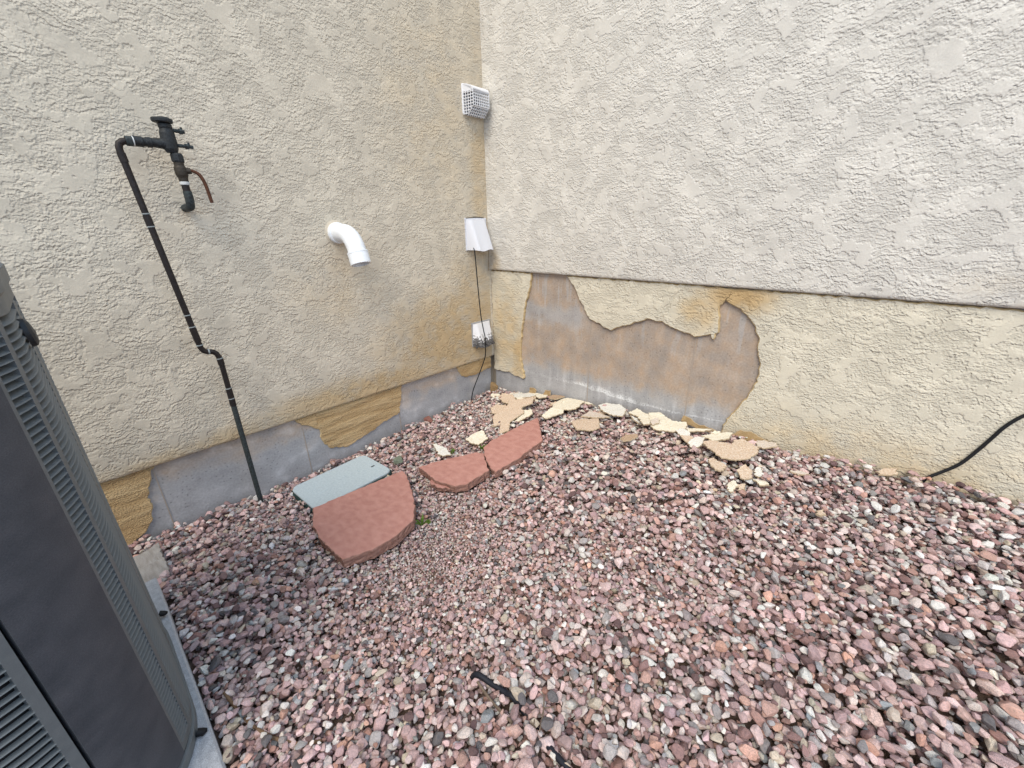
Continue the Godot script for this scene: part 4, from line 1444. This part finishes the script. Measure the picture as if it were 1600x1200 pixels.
# a hood: narrow against the wall at the top, open and arched out at the bottom
func hood(o: Node3D, wide: float, high: float, deep: float, m: Material) -> void:
	var st := begin()
	var rows := 12
	var cols := 24
	var p := func(r: int, c: int, inn: float) -> Vector3:
		var v := float(r) / rows
		var d := lerpf(0.022, deep, v) - inn
		var q := float(c) / cols
		var e := absf(q * 2.0 - 1.0)
		var f := 1.0 - pow(e, 5.0)            # flat front, sides turning back to the wall
		var z := (q - 0.5) * (wide - inn * 2.0)
		var drop := 0.004 * cos(q * TAU * 1.5) * v
		return Vector3(maxf(0.001, d * clampf(f * 1.15, 0.0, 1.0)), high * (1.0 - v) - drop, z * (0.94 + 0.06 * v))
	for layer in 2:
		st.set_smooth_group(layer + 1)
		var inn := layer * 0.0028
		for r in rows:
			for c in cols:
				var v := [[r, c], [r + 1, c], [r + 1, c + 1], [r, c + 1]]
				for e in [0, 1, 2, 0, 2, 3]:
					st.set_uv(Vector2(float(v[e][1]) / cols, float(v[e][0]) / rows))
					st.add_vertex(p.call(v[e][0], v[e][1], inn))
	st.set_smooth_group(-1)
	for c in cols:
		st.set_uv(Vector2(0.5, 0.99))
		quad(st, p.call(rows, c, 0.0), p.call(rows, c + 1, 0.0), p.call(rows, c + 1, 0.0028), p.call(rows, c, 0.0028))
		st.set_uv(Vector2(0.5, 0.01))
		quad(st, p.call(0, c, 0.0), p.call(0, c + 1, 0.0), Vector3(0, high, p.call(0, c + 1, 0.0).z), Vector3(0, high, p.call(0, c, 0.0).z))
	put("hood", done(st), o, m)
	st = begin(true)
	box(st, Vector3(0.006, high + 0.01, wide + 0.006), 0.002, at(Vector3(0.001, high / 2.0 + 0.004, 0)))
	put("back_plate", done(st), o, m)

# ---------------------------------------------------------------- cables

func cables() -> void:
	var black := mat(c8(26, 27, 30), 0.6)
	var st := begin()
	tube(st, smooth_path(v3([0.02, 0.93, 0.15, 0.045, 0.895, 0.158, 0.058, 0.86, 0.162, 0.06, 0.714, 0.155, 0.066, 0.532, 0.147, 0.07, 0.44, 0.135, 0.068, 0.374, 0.12, 0.05, 0.274, 0.108, 0.03, 0.225, 0.105, 0.02, 0.147, 0.14, 0.02, 0.05, 0.2, 0.03, -0.03, 0.23]), 6), 0.0032, 8)
	tag(put("cable", done(st), self, black), "thin black cable hanging from the upper vent hood down to the gravel", "cable")
	st = begin()
	tube(st, smooth_path(v3([0.05, 0.92, 0.04, 0.03, 0.85, 0.03, 0.014, 0.8, 0.016, 0.006, 0.76, 0.01]), 5), 0.0018, 6)
	tag(put("wire", done(st), self, mat(c8(150, 132, 108), 0.8)), "thin tan wire running from under the upper hood to the wall seam", "wire")
	st = begin()
	tube(st, smooth_path(v3([2.6, 0.76, -0.009, 2.35, 0.6, -0.009, 2.2, 0.51, -0.009, 2.157, 0.465, -0.009, 2.133, 0.422, -0.009, 2.12, 0.383, -0.009, 2.104, 0.335, -0.009, 2.079, 0.273, -0.007, 2.047, 0.23, -0.004, 2.02, 0.199, 0.004, 2.014, 0.172, 0.012, 2.012, 0.13, 0.016]), 6), 0.0048, 10)
	tag(put("cable", done(st), self, black), "thick black cable running down the right wall into the gravel", "cable")

# ---------------------------------------------------------------- small things in the gravel

func litter() -> void:
	var twig := textured(grain(401, c8(92, 78, 66), c8(132, 116, 100), 0.04, 0.3), 0.9, 0.1, 6.0, true)
	var black := mat(c8(30, 32, 40), 0.55)
	var y := func(x: float, z: float) -> float: return top_of(Vector2(x, z))
	var st := begin()
	tube(st, smooth_path(v3([1.29, 0.06, 1.385, 1.308, 0.092, 1.379, 1.345, 0.093, 1.372, 1.382, 0.096, 1.366, 1.4, 0.1, 1.364, 1.42, 0.084, 1.362, 1.447, 0.075, 1.362, 1.48, 0.08, 1.373, 1.506, 0.1, 1.384, 1.54, 0.105, 1.389, 1.58, 0.105, 1.392]), 5), 0.006, 10)
	var drip := put("drip_tube", done(st), self, black)
	drip.position.y = -0.004
	tag(drip, "black drip irrigation tube half buried in the near gravel", "tube")
	for t in [["grey brown twig lying along the black drip tube", [1.325, 1.392, 1.37, 1.396, 1.434, 1.402], 0.003],
			["thin upright-looking twig crossing the drip tube's buried end", [1.453, 1.326, 1.47, 1.35, 1.488, 1.385], 0.0015],
			["short dark twig in the gravel right of the drip tube", [1.509, 1.223, 1.53, 1.25, 1.553, 1.283], 0.0024],
			["small forked dry stem beside the drip tube", [1.44, 1.37, 1.455, 1.355, 1.48, 1.33], 0.0013]]:
		var pts: Array[Vector3] = []
		var a: Array = t[1]
		for k in range(0, a.size(), 2):
			pts.append(Vector3(a[k], y.call(a[k], a[k + 1]) + 0.006, a[k + 1]))
		st = begin()
		tube(st, smooth_path(pts, 4), t[2], 7)
		if t[2] == 0.0013:
			tube(st, [pts[1], pts[1] + Vector3(0.03, 0.006, 0.004)], 0.001, 6)
			tube(st, [pts[1], pts[1] + Vector3(0.018, 0.004, 0.03)], 0.001, 6)
		tag(put("twig", done(st), self, twig), t[0], "twig", "dry twigs on the gravel")
	st = begin()
	var rp: Array[Vector3] = []
	for p in [[0.92, 1.76], [0.965, 1.752], [1.024, 1.742], [1.065, 1.733], [1.105, 1.716], [1.14, 1.69], [1.171, 1.661]]:
		rp.append(Vector3(p[0], y.call(p[0], p[1]) + 0.002, p[1]))
	tube(st, smooth_path(rp, 4), 0.0032, 7)
	tag(put("root", done(st), self, textured(grain(403, c8(104, 82, 62), c8(140, 112, 86), 0.04, 0.3), 0.9, 0.1, 6.0, true)), "long brown curved root on the gravel beside the concrete pad", "root")
	# a mossy stone and a chip of red stone at the foundation
	for s in [["rounded grey green stone behind the large sandstone slab", Vector3(0.303, -0.004, 0.928), Vector3(0.036, 0.016, 0.034), c8(132, 140, 122)],
			["reddish stone chip leaning on the left foundation", Vector3(0.035, 0.0, 0.562), Vector3(0.034, 0.022, 0.02), c8(150, 104, 94)],
			["ochre lump of stucco in the corner where the walls meet", Vector3(0.045, 0.02, 0.045), Vector3(0.036, 0.04, 0.03), c8(168, 140, 100)],
			["white quartz pebble under the tip of the large slab, upper of two", Vector3(0.792, 0.052, 1.432), Vector3(0.018, 0.01, 0.011), c8(226, 230, 234)],
			["white quartz pebble under the tip of the large slab, lower of two", Vector3(0.802, 0.05, 1.462), Vector3(0.019, 0.01, 0.011), c8(220, 224, 230)],
			["white stone by the foundation behind the valve box", Vector3(0.1, -0.035, 0.99), Vector3(0.02, 0.013, 0.013), c8(224, 224, 220)]]:
		var m := mat(s[3], 0.88)
		m.uv1_triplanar = true
		m.uv1_scale = Vector3.ONE * 0.3
		m.albedo_texture = speckle(500 + int(s[1].x * 100), 0.5)
		var o := put("stone", rock(600 + int(s[1].z * 100)), self, m)
		o.transform = Transform3D(Basis(Vector3.UP, s[1].x * 9.0) * Basis.from_scale(s[2]), Vector3(s[1].x, y.call(s[1].x, s[1].z) + s[2].y * 0.4, s[1].z))
		tag(o, s[0], "stone")
	# weeds
	var leaf := mat(c8(96, 122, 52), 0.7)
	leaf.backlight_enabled = true
	leaf.backlight = Color(0.2, 0.26, 0.08)
	for w in [["tiny bright green sprout alone in the near gravel", 1.16, 1.394, 0.012, 5], ["small green weed at the right end of the large slab", 0.748, 1.118, 0.035, 12], ["green weed between the white flake and the middle slab", 0.47, 0.74, 0.022, 14], ["small green weed behind the joint of the two far slabs", 0.565, 0.64, 0.026, 14], ["low green weed left of the white curved flake", 0.37, 0.745, 0.02, 9]]:
		st = begin(true)
		rng.seed = int(w[1] * 1000)
		var root := Vector3(w[1], y.call(w[1], w[2]) - 0.003, w[2])
		for k in w[4]:
			var a := rng.randf() * TAU
			var reach: float = w[3] * rng.randf_range(0.3, 1.0)
			var d := Vector3(cos(a), 0, sin(a))
			var side: Vector3 = Vector3(-d.z, 0, d.x) * w[3] * 0.13
			var m1: Vector3 = root + d * reach * 0.5 + Vector3.UP * w[3] * rng.randf_range(0.5, 0.9)
			var tip: Vector3 = root + d * reach + Vector3.UP * w[3] * rng.randf_range(0.5, 1.1)
			quad(st, root, m1 + side, tip, m1 - side)
		tag(put("weed", done(st), self, leaf), w[0], "weed", "small weeds in the gravel")
